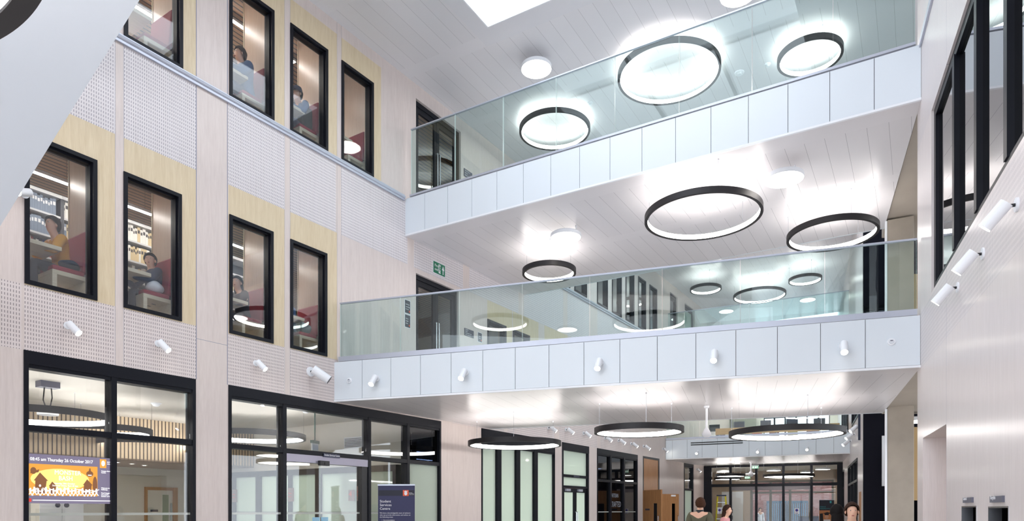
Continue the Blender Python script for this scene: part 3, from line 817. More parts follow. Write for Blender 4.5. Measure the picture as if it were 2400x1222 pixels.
sign('directory_sign', FL, x0, x1, FL.at(1097,419)[1], FL.at(1097,401)[1], 'slate directory sign right of the second-floor door behind the upper balustrade', 'sign', SIGNL, ['Second floor', 'Library', 'Study rooms'])
# recycling slots and their signs on the right wall
for (a, b), nm, zt, pxs, pys, lab in ((BIN1, 'General', 1.545, (2261.5,2282), (1165,1178.5), 'small slate sign above the left bin slot on the right wall'),
                                 (BIN2, 'Recycles', 1.535, (2325.5,2355), (1161,1177.5), 'larger slate sign above the right bin slot on the right wall')):
    x0, x1 = FR.x(pxs[0]), FR.x(pxs[1])
    sign('bin_sign', FR, x0, x1, FR.at(pxs[1],pys[1])[1], FR.at(pxs[1],pys[0])[1]-.005, lab, 'sign', SIGNL, ['', nm, ''], size=.05, t=.02, group='signs above the bin slots')
    r = thing('bin_slot', ('left' if nm == 'General' else 'right')+' recessed bin slot with a steel rim in the right wall', 'bin slot', FR.w(a,0,.75), FR.a, 'recessed bin slots')
    w, h = b-a, zt-.75
    mb = MB(); mb.box(0,.014,-.004,.1,0,h); mb.box(w-.014,w,-.004,.1,0,h); mb.box(.014,w-.014,-.004,.1,h-.014,h); mb.box(.014,w-.014,-.004,.1,0,.014); obj('rim', mb, STEEL, r)
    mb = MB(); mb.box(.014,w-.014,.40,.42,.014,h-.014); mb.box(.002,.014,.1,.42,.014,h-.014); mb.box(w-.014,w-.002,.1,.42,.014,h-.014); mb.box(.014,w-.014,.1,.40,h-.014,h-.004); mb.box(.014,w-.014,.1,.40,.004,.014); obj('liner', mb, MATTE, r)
# ================================================================== WINDOWS
_wn = [2]
def window(fr, x0, x1, z0, z1, label, fw=.055, proud=.02, dep=.16, gl=None, mull=(), trans=(), mw=.06, fm=None, sill=True):
    _wn[0] += 1
    r = thing('window_%d' % _wn[0], label, 'window', fr.w(x0, 0, z0), fr.a, kind='structure')
    w, h = x1-x0, z1-z0; fm = fm or NAVY
    mb = MB()
    mb.box(0, fw, -proud, dep, 0, h); mb.box(w-fw, w, -proud, dep, 0, h)
    mb.box(fw, w-fw, -proud, dep, h-fw, h)
    if sill: mb.box(fw, w-fw, -proud, dep, 0, fw)
    # inner stepped rebate
    mb.box(fw, fw+.02, .03, dep, fw, h-fw); mb.box(w-fw-.02, w-fw, .03, dep, fw, h-fw); mb.box(fw, w-fw, .03, dep, h-fw-.02, h-fw)
    obj('frame', mb, fm, r)
    for m in mull:
        mb = MB(); mb.box(m-x0-mw/2, m-x0+mw/2, -proud*.5, dep, fw, h-fw); obj('mullion', mb, fm, r)
    for t in trans:
        mb = MB(); mb.box(fw, w-fw, -proud*.4, dep-.01, t-z0-mw/2, t-z0+mw/2); obj('transom', mb, fm, r)
    xs = [x0+fw]+sorted(mull)+[x1-fw]; zs = [z0+(fw if sill else 0)]+sorted(trans)+[z1-fw]
    for a, b in zip(xs, xs[1:]):
        for c, d in zip(zs, zs[1:]):
            mb = MB(); mb.box(a-x0+.004, b-x0-.004, .07, .082, c-z0+.004, d-z0-.004); obj('pane', mb, gl or GLASSW, r)
    return r
nthw = ('first', 'second', 'third', 'fourth', 'fifth', 'sixth', 'seventh')
desc1 = ['tall black-framed study window with a person in a yellow jumper behind it', 'tall black-framed study window with a blurred person and white crumpled bag behind it',
         'tall black-framed study window with a long-haired person at a table behind it', 'tall black-framed study window beside the lower footbridge end, folded coat on its bench',
         'black-framed window on the first floor wall right of the glass door, nearer one', 'black-framed window on the first floor wall right of the glass door, further one']
for i, (a, b) in enumerate(LW1): window(FL, U(a), U(b), *W1Z, desc1[i])
desc2 = ['second-floor black-framed window cut by the top left edge, reflecting the skylight', 'second-floor black-framed window with a large seated person in dark clothes',
         'second-floor black-framed window with a capped person and backpack', 'second-floor black-framed window with an empty red bench, nearest the upper footbridge']
for i, (a, b) in enumerate(LW2): window(FL, U(a), U(b), *W2Z, desc2[i])
for i, (a, b) in enumerate(LW2F): window(FL, U(a), U(b), 8.34, 10.24, 'distant second-floor window seen through the lower balustrade, %s from the left' % nthw[i], gl=GLASSR)
# right wall strip window
mx = [xR(p) for p in (2230, 2281, 2350.5)]
mx += [RX(4.85), RX(3.85), RX(2.9)]
window(FR, xR(2183), RX(2.2), 4.40, 6.82, 'wide first-floor strip window with tall black mullions in the right wall', fw=.10, proud=-.03, dep=.24, gl=GLASSR, mull=mx, mw=.11)
# room behind it
mb = MB(); rx0, rx1 = RX(10.0), RX(1.0)
mb.box(rx0, rx1, 5.0, 5.1, 4.3, 7.5); mb.box(rx0, rx0+.1, .5, 5, 4.3, 7.5); mb.box(rx1-.1, rx1, .5, 5, 4.3, 7.5)
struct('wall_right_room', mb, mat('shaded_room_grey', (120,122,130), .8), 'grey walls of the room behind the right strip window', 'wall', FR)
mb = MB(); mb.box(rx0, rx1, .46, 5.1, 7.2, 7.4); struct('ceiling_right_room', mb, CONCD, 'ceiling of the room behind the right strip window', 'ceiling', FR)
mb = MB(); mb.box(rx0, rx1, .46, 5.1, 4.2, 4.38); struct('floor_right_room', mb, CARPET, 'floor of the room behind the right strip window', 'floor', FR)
# far right wall windows
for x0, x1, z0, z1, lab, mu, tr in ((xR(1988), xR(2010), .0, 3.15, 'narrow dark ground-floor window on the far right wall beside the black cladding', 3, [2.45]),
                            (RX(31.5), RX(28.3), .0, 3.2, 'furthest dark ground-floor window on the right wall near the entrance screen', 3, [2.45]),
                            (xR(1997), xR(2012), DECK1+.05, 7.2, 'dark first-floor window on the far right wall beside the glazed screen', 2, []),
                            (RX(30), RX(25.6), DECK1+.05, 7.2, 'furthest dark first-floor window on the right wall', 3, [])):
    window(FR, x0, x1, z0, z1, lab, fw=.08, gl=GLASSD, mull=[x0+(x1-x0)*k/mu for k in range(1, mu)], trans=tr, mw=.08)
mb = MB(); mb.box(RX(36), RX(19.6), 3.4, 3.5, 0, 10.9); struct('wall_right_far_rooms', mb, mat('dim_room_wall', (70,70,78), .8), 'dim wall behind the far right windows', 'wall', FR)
# narrow oak door edge on the far right wall
mb = MB(); mb.box(xR(2014.5), xR(2018.5), -.02, 0, 0, 2.05); d = struct('door_2', mb, T_DOOR, 'edge of an oak door on the far right wall beside the black cladding', 'door', FR)

# ================================================================== GROUND-FLOOR GLAZING ON THE LEFT
def glazing(px0, px1, label, mull, zt, bays, head=3.56, headh=.17, glz=None, low=None, fw=.055, mw=.075):
    """bays: list of dicts overriding glass per bay; low glass / high glass"""
    x0, x1 = U(px0), U(px1)
    _wn[0] += 1
    r = thing('window_%d' % _wn[0], label, 'glazing', FL.w(x0, 0, 0), FL.a, kind='structure')
    w = x1-x0
    mb = MB(); mb.box(0, w, -.015, .2, head-headh, head); obj('head_panel', mb, NAVY, r)
    mb = MB(); mb.box(0, fw, -.015, .18, 0, head-headh); mb.box(w-fw, w, -.015, .18, 0, head-headh); mb.box(fw, w-fw, .0, .18, head-headh-.05, head-headh); obj('frame', mb, NAVY, r)
    for m in mull:
        mb = MB(); mb.box(m-x0-mw/2, m-x0+mw/2, -.01, .18, 0, head-headh); obj('mullion', mb, NAVY, r)
    xs = [x0+fw]+list(mull)+[x1-fw]
    for i, (a, b) in enumerate(zip(xs, xs[1:])):
        g = bays[i] if i < len(bays) else {}
        a2 = a-x0+(mw/2 if i else 0); b2 = b-x0-(mw/2 if i < len(xs)-2 else 0)
        z_t = g.get('zt', zt)
        if z_t:
            mb = MB(); mb.box(a2, b2, -.005, .17, z_t-.04, z_t+.04); obj('transom', mb, NAVY, r)
            mb = MB(); mb.box(a2, b2, .06, .075, z_t+.04, head-headh-.05); obj('pane', mb, g.get('hi', GLASSW), r)
            if not g.get('open'): mb = MB(); mb.box(a2, b2, .06, .075, .04, z_t-.04); obj('pane', mb, g.get('lo', GLASSW), r)
        else:
            mb = MB(); mb.box(a2, b2, .06, .075, .04, head-headh-.05); obj('pane', mb, g.get('lo', GLASSW), r)
        if g.get('band', True):
            mb = MB(); mb.box(a2, b2, .054, .059, 1.43, 1.465); obj('manifestation_band', mb, FROSTL, r)
    return r
glazing(55, 458, 'large black-framed glazing at lower left with four panes and ring lamps behind', [U(267)], 2.565, [{}, {}])
m = [U(667), U(866), U(957)]
gz = glazing(535, 1033, 'large black-framed glazing of the student services room with a glass sliding door', m, 2.565,
        [{}, {'open': True, 'band': False}, {}, {'lo': FROST, 'hi': GLASSD, 'band': False}])
# sliding door inside the second bay
x0, x1 = m[0]+.04, m[1]-.04
dr = thing('door_3', 'clear glass double sliding door with blue stickers below its operator box', 'door', FL.w(x0, .02, 0), FL.a, kind='structure')
w = x1-x0; mid = U(757)-x0
mb = MB(); mb.box(0, w, -.02, .12, 2.38, 2.52); obj('operator_box', mb, mat('lilac_grey_aluminium', (150,146,160), .35, .4), dr)
for a, b in ((.0, mid-.004), (mid+.004, w)):
    mb = MB(); mb.box(a, b, .06, .072, .02, 2.38, 0, 1); lf = obj('leaf', mb, [GLASSW, GEDGE], dr)
    mb = MB(); mb.box(a, b, .056, .059, 1.43, 1.465); obj('manifestation_band', mb, FROSTL, lf)
mb = MB(); mb.box(w-.16, w, -.01, .1, 0, 2.52); obj('side_post', mb, BLACK, dr)
mb = MB(); mb.box(mid-.12, mid+.10, -.09, -.02, 2.34, 2.43); mb.box(mid-.02, mid+.08, -.1, -.09, 2.36, 2.40); obj('motion_sensor', mb, BLACK, dr)
BLUE = mat('pale_blue_sticker', (150,196,220), .5); NAVYI = mat('navy_lettering', (34,44,92), .6)
for a in (mid-.19, mid+.02):
    s = sign('door_sticker', Fr(*FL.w(x0, .02, 0).xy, *FL.e), a, a+.17, 1.16, 1.37, 'pale blue automatic door sticker on the %s sliding leaf' % ('left' if a < mid-.1 else 'right'), 'sticker', BLUE, ['', 'Automatic', 'door', ''], ink=NAVYI, t=.004, y=.054, group='stickers on the sliding door')
x0s = U(757); sign('room_sign', FL, x0s, U(795), EYE+1.005, EYE+1.075, 'slim navy sign reading Student Services Centre above the sliding door', 'sign', mat('navy_sign', (50,54,80), .4), ['Student Services Centre'], t=.01, y=-.012, size=.05, pad=.04)

# frosted screen, door unit, dark glazing further along
mul = [U(p) for p in (1170, 1214.5, 1256)]
glazing(1128, 1300, 'tall screen of pale green frosted glass with black mullions under the lower footbridge', mul, None, [{'lo': FROST, 'band': False}]*4, headh=.36, fw=.05, mw=.19)
# black-framed doorway with twin glass doors
x0, x1 = U(1317), U(1380)
r = thing('door_4', 'black-framed twin glass doors with an upper fanlight right of the frosted screen', 'door', FL.w(x0, 0, 0), FL.a, kind='structure')
w = x1-x0
mb = MB(); mb.box(0, w, -.015, .2, 3.33, 3.56); mb.box(0, .09, -.01, .18, 0, 3.33); mb.box(w-.09, w, -.01, .18, 0, 3.33); mb.box(.09, w-.09, 0, .16, 2.52, 2.60); mb.box(.09, w-.09, 0, .16, 2.19, 2.26); obj('frame', mb, NAVY, r)
mb = MB(); mb.box(.09, w-.09, .06, .075, 2.6, 3.33); obj('fanlight', mb, FROST, r)
mb = MB(); mb.box(.09, w-.09, .06, .075, 2.26, 2.52); obj('transom_pane', mb, FROST, r)
for s in (0, 1):
    a = .09+s*(w-.18)/2; b = a+(w-.18)/2
    mb = MB(); mb.box(a+.004, a+.11, .03, .08, .02, 2.18); mb.box(b-.11, b-.004, .03, .08, .02, 2.18); mb.box(a+.11, b-.11, .03, .08, 2.06, 2.18); mb.box(a+.11, b-.11, .03, .08, .02, .2); lf = obj('leaf', mb, NAVY, r)
    mb = MB(); mb.box(a+.11, b-.11, .05, .06, .2, 2.06); obj('pane', mb, FROST, lf)
    hx = b-.05 if s == 0 else a+.05
    mb = MB(); mb.tube([(hx,.03,.95),(hx,-.04,.95),(hx,-.04,1.45),(hx,.03,1.45)], .012); obj('pull_handle', mb, STEEL, lf)
    mb = MB(); mb.box(a+.15, a+.42, -.03, .03, 2.09, 2.16); obj('door_closer', mb, CAPM, lf)
mb = MB(); mb.box(w*.4, w*.62, -.022, -.0, 2.53, 2.585); obj('name_plate', mb, SIGNG, r)
# dark glazing with a cafe logo
mul = [U(1431.5), U(1463)]
gd = glazing(1399, 1494, 'dark three-bay glazing with faint lettering on the middle pane', mul, 2.50, [{'lo': GLASSD, 'hi': GLASSD}]*3, headh=.17, mw=.12)
o = obj('lettering', text_mesh('CRAFTED', .28, mat('faint_etched_lettering', (150,156,166), .6)), None, gd, (U(1434)-U(1399), .05, 1.62)); o.scale = (.72, 1, 1)
o = obj('lettering', text_mesh('ARTISAN', .2, mat('faint_etched_lettering', (150,156,166), .6)), None, gd, (U(1436)-U(1399), .05, 1.95)); o.scale = (.72, 1, 1)
# oak doorway: overpanel and two open leaves
x0, x1 = U(1507), U(1545); w = x1-x0
r = thing('door_5', 'oak double doors standing open below an oak overpanel on the ground floor', 'door', FL.w(x0, 0, 0), FL.a, kind='structure')
mb = MB(); mb.box(0, .06, -.01, .22, 0, 3.56); mb.box(w-.12, w, -.01, .22, 0, 3.56); mb.box(.06, w-.12, -.01, .22, 3.48, 3.56); obj('frame', mb, BLACK, r)
mb = MB(); mb.box(.06, w-.12, .0, .06, 2.25, 3.48); obj('overpanel', mb, T_DOOR, r)
mb = MB(); mb.box(.06, w-.1, .6, .65, 0, 2.25); obj('dark_opening', mb, NAVY, r)
def oak_leaf(px0, px1, Yc, label_part, vis):
    fr = Fr(*ground(px0, Yc), 1, -.12)
    wl = fr.x(px1)
    return fr, wl
def leaf(name_parent, X0, Y0, X1, Y1, glassm, h=2.14, sign_=False):
    # leaf given by its two bottom corners in plan, as a part of the door
    p0 = FL.l(X0, Y0); p1 = FL.l(X1, Y1)
    lx, ly = p0[0]-x0, p0[1]; L = math.hypot(p1[0]-p0[0], p1[1]-p0[1]); ang = math.atan2(p1[1]-p0[1], p1[0]-p0[0])
    v0, v1 = L*.58, L*.78
    mb = MB(); mb.box(0, v0, -.025, .025, .02, h); mb.box(v1, L, -.025, .025, .02, h); mb.box(v0, v1, -.025, .025, 1.75, h); mb.box(v0, v1, -.025, .025, .02, .5)
    lf = obj('leaf', mb, T_DOOR, name_parent, (lx, ly, 0), ang)
    mb = MB(); mb.box(v0, v1, -.006, .006, .5, 1.75); obj('vision_panel', mb, glassm, lf)
    mb = MB(); mb.tube([(L*.9,-.025,.9),(L*.9,-.075,.9),(L*.9,-.075,1.3),(L*.9,-.025,1.3)], .012); obj('pull_handle', mb, STEEL, lf)
    if sign_:
        mb = MB(); mb.box(L*.14, L*.38, -.03, -.025, 1.5, 1.56); obj('door_sign', mb, SIGNG, lf)
    else:
        mb = MB(); mb.box(L*.52, L*.78, -.05, -.02, h-.09, h-.03); obj('door_closer', mb, WHITE, lf)
a0, a1 = ground(1508, 24.9), ground(1551, 23.9)
leaf(r, *a0, *a1, BLACK, 2.23, True)
b0, b1 = ground(1551, 24.9), ground(1590, 25.3)
leaf(r, *b0, *b1, GLASSD, 2.10)
# slim window near the end
glazing(1603, 1625, 'slim black-framed window at the far end of the left wall', [], 2.42, [{'lo': FROST, 'hi': GLASSW, 'band': False}], headh=.1, mw=.1, fw=.08)

# ================================================================== UPPER DOORS
def glass_door(fr, xs, z0, z1, label, n, nleaf=2, gl=None, handles=True):
    x0, x1 = xs; w = x1-x0; h = z1-z0
    r = thing('door_%d' % n, label, 'door', fr.w(x0, 0, z0), fr.a, kind='structure')
    mb = MB(); mb.box(0, .08, .06, .2, 0, h); mb.box(w-.08, w, .06, .2, 0, h); mb.box(.08, w-.08, .06, .2, h-.1, h); obj('frame', mb, NAVY, r)
    for s in range(nleaf):
        a = .08+s*(w-.16)/nleaf; b = a+(w-.16)/nleaf
        mb = MB(); mb.box(a+.003, a+.09, .08, .13, .01, h-.1); mb.box(b-.09, b-.003, .08, .13, .01, h-.1); mb.box(a+.09, b-.09, .08, .13, h-.22, h-.1); mb.box(a+.09, b-.09, .08, .13, .01, .16); lf = obj('leaf', mb, NAVY, r)
        mb = MB(); mb.box(a+.09, b-.09, .1, .11, .16, h-.22); obj('pane', mb, gl or GLASSW, lf)
        if handles:
            hx = b-.045 if s == 0 else a+.045
            mb = MB(); mb.tube([(hx,.08,.35),(hx,.01,.35),(hx,.01,1.45),(hx,.08,1.45)], .014); obj('pull_handle', mb, STEEL, lf)
    return r
glass_door(FL, L1DOOR, DECK1, 6.74, 'black-framed double glass door with long steel pulls on the first floor', 6)
glass_door(FL, L2DOOR, DECK2, 10.60, 'black-framed double glass door on the second floor behind the upper balustrade', 7)
glass_door(FL, L2FAR[0], DECK2, 10.55, 'distant dark doorway on the second floor wall, nearer one', 8, 1, GLASSD, False)
glass_door(FL, L2FAR[1], DECK2, 10.55, 'distant glazed doorway on the second floor wall, further one', 9, 1, FROST, False)
# ================================================================== PEOPLE
def skin(nodes, edges, sub=2, root=0):
    """nodes: list of (co, rx, ry)"""
    me = bpy.data.meshes.new('body'); me.from_pydata([n[0] for n in nodes], edges, [])
    o = bpy.data.objects.new('body_source', me); COL.objects.link(o)
    md = o.modifiers.new('skin', 'SKIN'); md.use_smooth_shade = True; md.branch_smoothing = .6
    for i, n in enumerate(nodes):
        sv = me.skin_vertices[0].data[i]; sv.radius = (n[1], n[2]); sv.use_root = (i == root)
    s = o.modifiers.new('sub', 'SUBSURF'); s.levels = sub; s.render_levels = sub
    bpy.context.view_layer.update()
    out = bpy.data.meshes.new_from_object(o.evaluated_get(bpy.context.evaluated_depsgraph_get()))
    bpy.data.objects.remove(o); bpy.data.meshes.remove(me)
    out.polygons.foreach_set('use_smooth', [True]*len(out.polygons))
    return out
V = Vector
def lerp(a, b, t): return a+(b-a)*t
def hand(nodes, edges, iw, wrist, d, side, palm_n, curl=.5):
    """palm, four fingers, thumb. d: direction of the hand, palm_n: palm normal; side: +1 thumb towards +across"""
    d = d.normalized(); n = palm_n.normalized(); ac = d.cross(n).normalized()*side
    pm = wrist+d*.05
    nodes.append((pm, .026, .016)); ip = len(nodes)-1; edges.append((iw, ip))
    for k, ln in enumerate((.072, .082, .076, .058)):
        off = ac*(.027-.018*k)
        p0 = wrist+d*.09+off; p1 = p0+(d*(1-.3*curl)+n*curl*.7).normalized()*ln*.55; p2 = p1+(d*(1-.8*curl)+n*curl*1.2).normalized()*ln*.5
        q = len(nodes); nodes += [(p0,.0095,.0095),(p1,.0088,.0088),(p2,.0075,.0075)]; edges += [(ip,q),(q,q+1),(q+1,q+2)]
    t0 = wrist+d*.03+ac*.034; t1 = t0+(d*.7+ac*.6+n*.3).normalized()*.035; t2 = t1+(d*.9+n*.4).normalized()*.028
    q = len(nodes); nodes += [(t0,.012,.012),(t1,.0105,.0105),(t2,.0085,.0085)]; edges += [(ip,q),(q,q+1),(q+1,q+2)]
SKINS = {}
def skin_mat(rgb):
    if rgb not in SKINS: SKINS[rgb] = mat('skin_tone', rgb, .5, noise=.05, nscale=30)
    return SKINS[rgb]
EYEW = mat('eye_white', (206,200,194), .4); IRIS = mat('dark_iris', (44,32,26), .2); LIP = mat('lip_colour', (170,96,90), .5)
def person(label, loc, rz, pose='stand', H=1.72, skin_rgb=(224,178,152), top=None, legs=None, hair=None, hair_len=.0, arms=None, lean=0.0, look=0.0, cap=None, collar=None, jacket=None, female=False, group=None):
    """faces local -y. pose stand|sit (hip height .47). arms: ((elbow_r, wrist_r),(elbow_l, wrist_l)) in local metres or None"""
    k = H/1.72
    r = thing('person', label, 'person', loc, rz, group)
    r.scale = (k, k, k)
    sit = pose == 'sit'
    hz = .50 if sit else .93
    # trunk with forward lean
    def tr(h, f=0.0):  # h above the hips
        return V((0, -math.sin(lean)*h-f, hz+math.cos(lean)*h))
    pel, sp, ch, nb = tr(0), tr(.20), tr(.39), tr(.51)
    hd = nb+V((0, -.025-math.sin(lean)*.1, .055))
    face = V((math.sin(look), -math.cos(look), -.0)).normalized()
    hc = hd+V((0,-.012,.088))                      # head centre
    sw = .175 if not female else .155
    nodes = [(pel,.13,.10),(sp,.125,.095),(ch,.155,.10),(nb,.065,.06),(hd,.056,.058),(hc+V((0,0,-.045))+face*.012,.062,.072),(hc+V((0,0,.035)),.074,.088),(hc+V((0,0,.085)),.05,.06)]
    edges = [(0,1),(1,2),(2,3),(3,4),(4,5),(5,6),(6,7)]
    jn = {}
    for s, nm in ((-1,'r'),(1,'l')):
        sh = tr(.47)+V((s*sw,0,0))
        if arms and arms[0 if s < 0 else 1]:
            el, wr = [V(p) for p in arms[0 if s < 0 else 1]]
        else:
            el = sh+V((s*.055,.02,-.29)); wr = el+V((s*.0,-.09,-.24))
        q = len(nodes); nodes += [(sh,.062,.06),(lerp(sh,el,.5),.048,.048),(el,.04,.04),(lerp(el,wr,.45),.038,.036),(wr,.026,.022)]
        edges += [(2,q),(q,q+1),(q+1,q+2),(q+2,q+3),(q+3,q+4)]
        d = (wr-el); hand(nodes, edges, q+4, wr, d, 1 if s < 0 else -1, V((0,-.2,-1)) if abs(d.normalized().z) < .8 else V((-s,0,0)), .55)
        jn[nm] = (sh, el, wr, q)
    lg = {}
    for s in (-1,1):
        hp = pel+V((s*.09,0,-.03))
        if sit: kn = V((s*.13,-.44,hz+.03)); an = V((s*.13,-.42,.09)); toe = V((s*.14,-.58,.035))
        else: kn = V((s*.10,-.03,.50)); an = V((s*.11,.03,.085)); toe = V((s*.13,-.13,.03))
        q = len(nodes); nodes += [(hp,.088,.088),(lerp(hp,kn,.5),.075,.075),(kn,.055,.055),(lerp(kn,an,.4),.052,.052),(an,.036,.036),(toe,.04,.028)]
        edges += [(0,q),(q,q+1),(q+1,q+2),(q+2,q+3),(q+3,q+4),(q+4,q+5)]; lg[s] = (hp, kn, an, toe)
    me = skin(nodes, edges)
    side = V((face.y, -face.x, 0))                # across the face
    for v in me.vertices:                         # nose, sockets, chin
        d = v.co-hc
        f = d.dot(face)
        if f > .03 and abs(d.z) < .16:
            a = d.dot(side)
            v.co += face*(.020*math.exp(-((a/.014)**2+((d.z+.012)/.024)**2)))
            for e in (-.032,.032): v.co -= face*(.007*math.exp(-(((a-e)/.016)**2+((d.z-.018)/.014)**2)))
            v.co += face*(.010*math.exp(-((a/.025)**2+((d.z+.085)/.02)**2)))
    me.materials.clear(); me.materials.append(skin_mat(skin_rgb)); me.polygons.foreach_set('material_index', [0]*len(me.polygons))
    obj('body', me, None, r)
    for e in (-1,1):
        c = hc+face*.071+side*(.031*e)+V((0,0,.018))
        mb = MB(); mb.ball(c, .0105, 12, sz=.55); eo = obj('eye', mb, EYEW, r, smooth=True)
        mb = MB(); mb.ball(c+face*.0065, .0052, 10); obj('iris', mb, IRIS, eo, smooth=True)
        mb = MB(); mb.ball(hc+side*(.080*e)+V((0,.0,.0))-face*.008, .022, 10, sx=.5, sy=.8, sz=1.35); obj('ear', mb, skin_mat(skin_rgb), r, smooth=True)
    mb = MB(); mb.ball(hc+face*.078+V((0,0,-.052)), .02, 12, sx=.9, sy=.5, sz=.32); obj('mouth', mb, LIP, r, smooth=True)
    # clothing follows the body
    def clothes(name, m, pad, parts, sleeve=.93):
        nn = []; ee = []
        if 'top' in parts:
            nn = [(pel+V((0,0,-.09)),.16+pad,.125+pad),(pel+V((0,0,.03)),.155+pad,.12+pad),(sp,.13+pad,.10+pad),(ch,.158+pad,.104+pad),(lerp(ch,nb,.75),.085+pad,.07+pad)]; ee = [(0,1),(1,2),(2,3),(3,4)]
            for nm in ('r','l'):
                sh, el, wr, _ = jn[nm]; q = len(nn)
                nn += [(sh,.064+pad,.062+pad),(lerp(sh,el,.5),.052+pad,.052+pad),(el,.045+pad,.045+pad),(lerp(el,wr,sleeve),.033+pad,.032+pad)]
                ee += [(3,q),(q,q+1),(q+1,q+2),(q+2,q+3)]
        if 'legs' in parts:
            nn = [(pel+V((0,0,.06)),.145+pad,.11+pad),(pel+V((0,0,-.04)),.14+pad,.11+pad)]; ee = [(0,1)]
            for s in (-1,1):
                hp, kn, an, toe = lg[s]; q = len(nn)
                nn += [(hp,.092+pad,.092+pad),(lerp(hp,kn,.5),.08+pad,.08+pad),(kn,.062+pad,.062+pad),(lerp(kn,an,.5),.056+pad,.056+pad),(lerp(kn,an,.97),.045+pad,.045+pad)]
                ee += [(1,q),(q,q+1),(q+1,q+2),(q+2,q+3),(q+3,q+4)]
        mm = skin(nn, ee); mm.materials.clear(); mm.materials.append(m); mm.polygons.foreach_set('material_index', [0]*len(mm.polygons))
        return obj(name, mm, None, r)
    clothes('top', top, .016, ('top',)); clothes('trousers', legs, .004, ('legs',))
    if jacket:
        clothes('jacket', jacket, .030, ('top',), .96)
    if collar:
        mb = MB(); c = lerp(nb, hd, .15)
        mb.lathe([(.075,-.03),(.07,.02),(.062,.028)], 20, c=tuple(c)); obj('collar', mb, collar, r, smooth=True)
    for s in (-1,1):
        hp, kn, an, toe = lg[s]
        mm = skin([(an+V((0,.03,-.05)),.042,.036),(lerp(an,toe,.5)+V((0,0,-.01)),.046,.04),(toe+V((0,-.03,.008)),.042,.03)], [(0,1),(1,2)])
        mm.materials.clear(); mm.materials.append(BLACK); mm.polygons.foreach_set('material_index', [0]*len(mm.polygons)); obj('shoe', mm, None, r)
    if hair is not None:
        mb = MB(); seg, rows = 28, 14; n0 = len(mb.v)
        ang = math.atan2(face.y, face.x)
        for i in range(rows+1):
            for j in range(seg):
                th = 2*PI*j/seg; away = (1-math.cos(th-ang))/2          # 0 in front, 1 at the back
                lim = .82+1.4*min(1, away*1.3)                          # polar angle reached
                ph = lim*i/rows
                rad = 1+.045*math.sin(9*th+4*ph)*math.sin(ph)+.03*math.sin(17*th-6*ph)*math.sin(ph)
                x = .083*rad*math.sin(ph)*math.cos(th); y = .096*rad*math.sin(ph)*math.sin(th); z = .115*math.cos(ph)
                mb.v.append(tuple(hc+V((x,y,z+.012))-face*.010))
        for i in range(rows):
            for j in range(seg):
                j2 = (j+1)%seg; mb.f.append((n0+i*seg+j, n0+(i+1)*seg+j, n0+(i+1)*seg+j2, n0+i*seg+j2)); mb.m.append(0)
        ho = obj('hair', mb, hair, r, smooth=True)
        sd = ho.modifiers.new('thickness', 'SOLIDIFY'); sd.thickness = .012; sd.offset = 1
        if hair_len:
            b = -face
            nn = [(hc+b*.045+V((0,0,.03)),.085,.07),(hc+b*.075+V((0,0,-.07)),.095,.06),(hc+b*.085+V((0,0,-.10-hair_len*.55)),.10,.05),(hc+b*.09+V((0,.01,-.10-hair_len)),.055,.03)]
            mm = skin(nn, [(0,1),(1,2),(2,3)]); mm.materials.clear(); mm.materials.append(hair); mm.polygons.foreach_set('material_index', [0]*len(mm.polygons)); obj('long_hair', mm, None, r)
    if cap is not None:
        mb = MB(); mb.lathe([(.098,.02),(.1,.06),(.085,.11),(.05,.135),(0,.142)], 28, c=tuple(hc)); co_ = obj('cap', mb, cap, r, smooth=True)
        mb = MB(); n = 12; pts = []
        for i in range(n+1):
            a = -1.0+2.0*i/n; p = side*(.095*math.sin(a))+face*(.08*math.cos(a)); pts.append((p, p+face*(.085*math.cos(a*.9))))
        for (p, q), (p2, q2) in zip(pts, pts[1:]):
            u = V((0,0,.032)); e = V((0,0,.012)); mb.quad(hc+p+u, hc+q+e, hc+q2+e, hc+p2+u); mb.quad(hc+p2+u+V((0,0,.008)), hc+q2+e+V((0,0,.008)), hc+q+e+V((0,0,.008)), hc+p+u+V((0,0,.008)))
        obj('peak', mb, cap, co_)
    return r
HAIRB = mat('dark_brown_hair', (54,36,28), .75, 0, .15, noise=.3, nscale=40); HAIRK = mat('black_hair', (22,18,18), .7, 0, .15, noise=.3, nscale=40); HAIRM = mat('brown_hair', (66,42,29), .75, 0, .15, noise=.3, nscale=40)
YELLOWJ = mat('mustard_jumper', (222,158,50), .85); NAVYC = mat('navy_cloth', (38,46,72), .8); DKC = mat('charcoal_cloth', (42,44,52), .85); OLIVE = mat('olive_jumper', (92,90,72), .9)
PINK = mat('pink_jumper', (214,150,154), .85); WHITEC = mat('white_cloth', (226,226,228), .85); BLUEC = mat('dusty_blue_cloth', (78,104,140), .85); JEAN = mat('dark_jeans', (44,50,70), .85); GREYC = mat('grey_cloth', (122,124,130), .85)

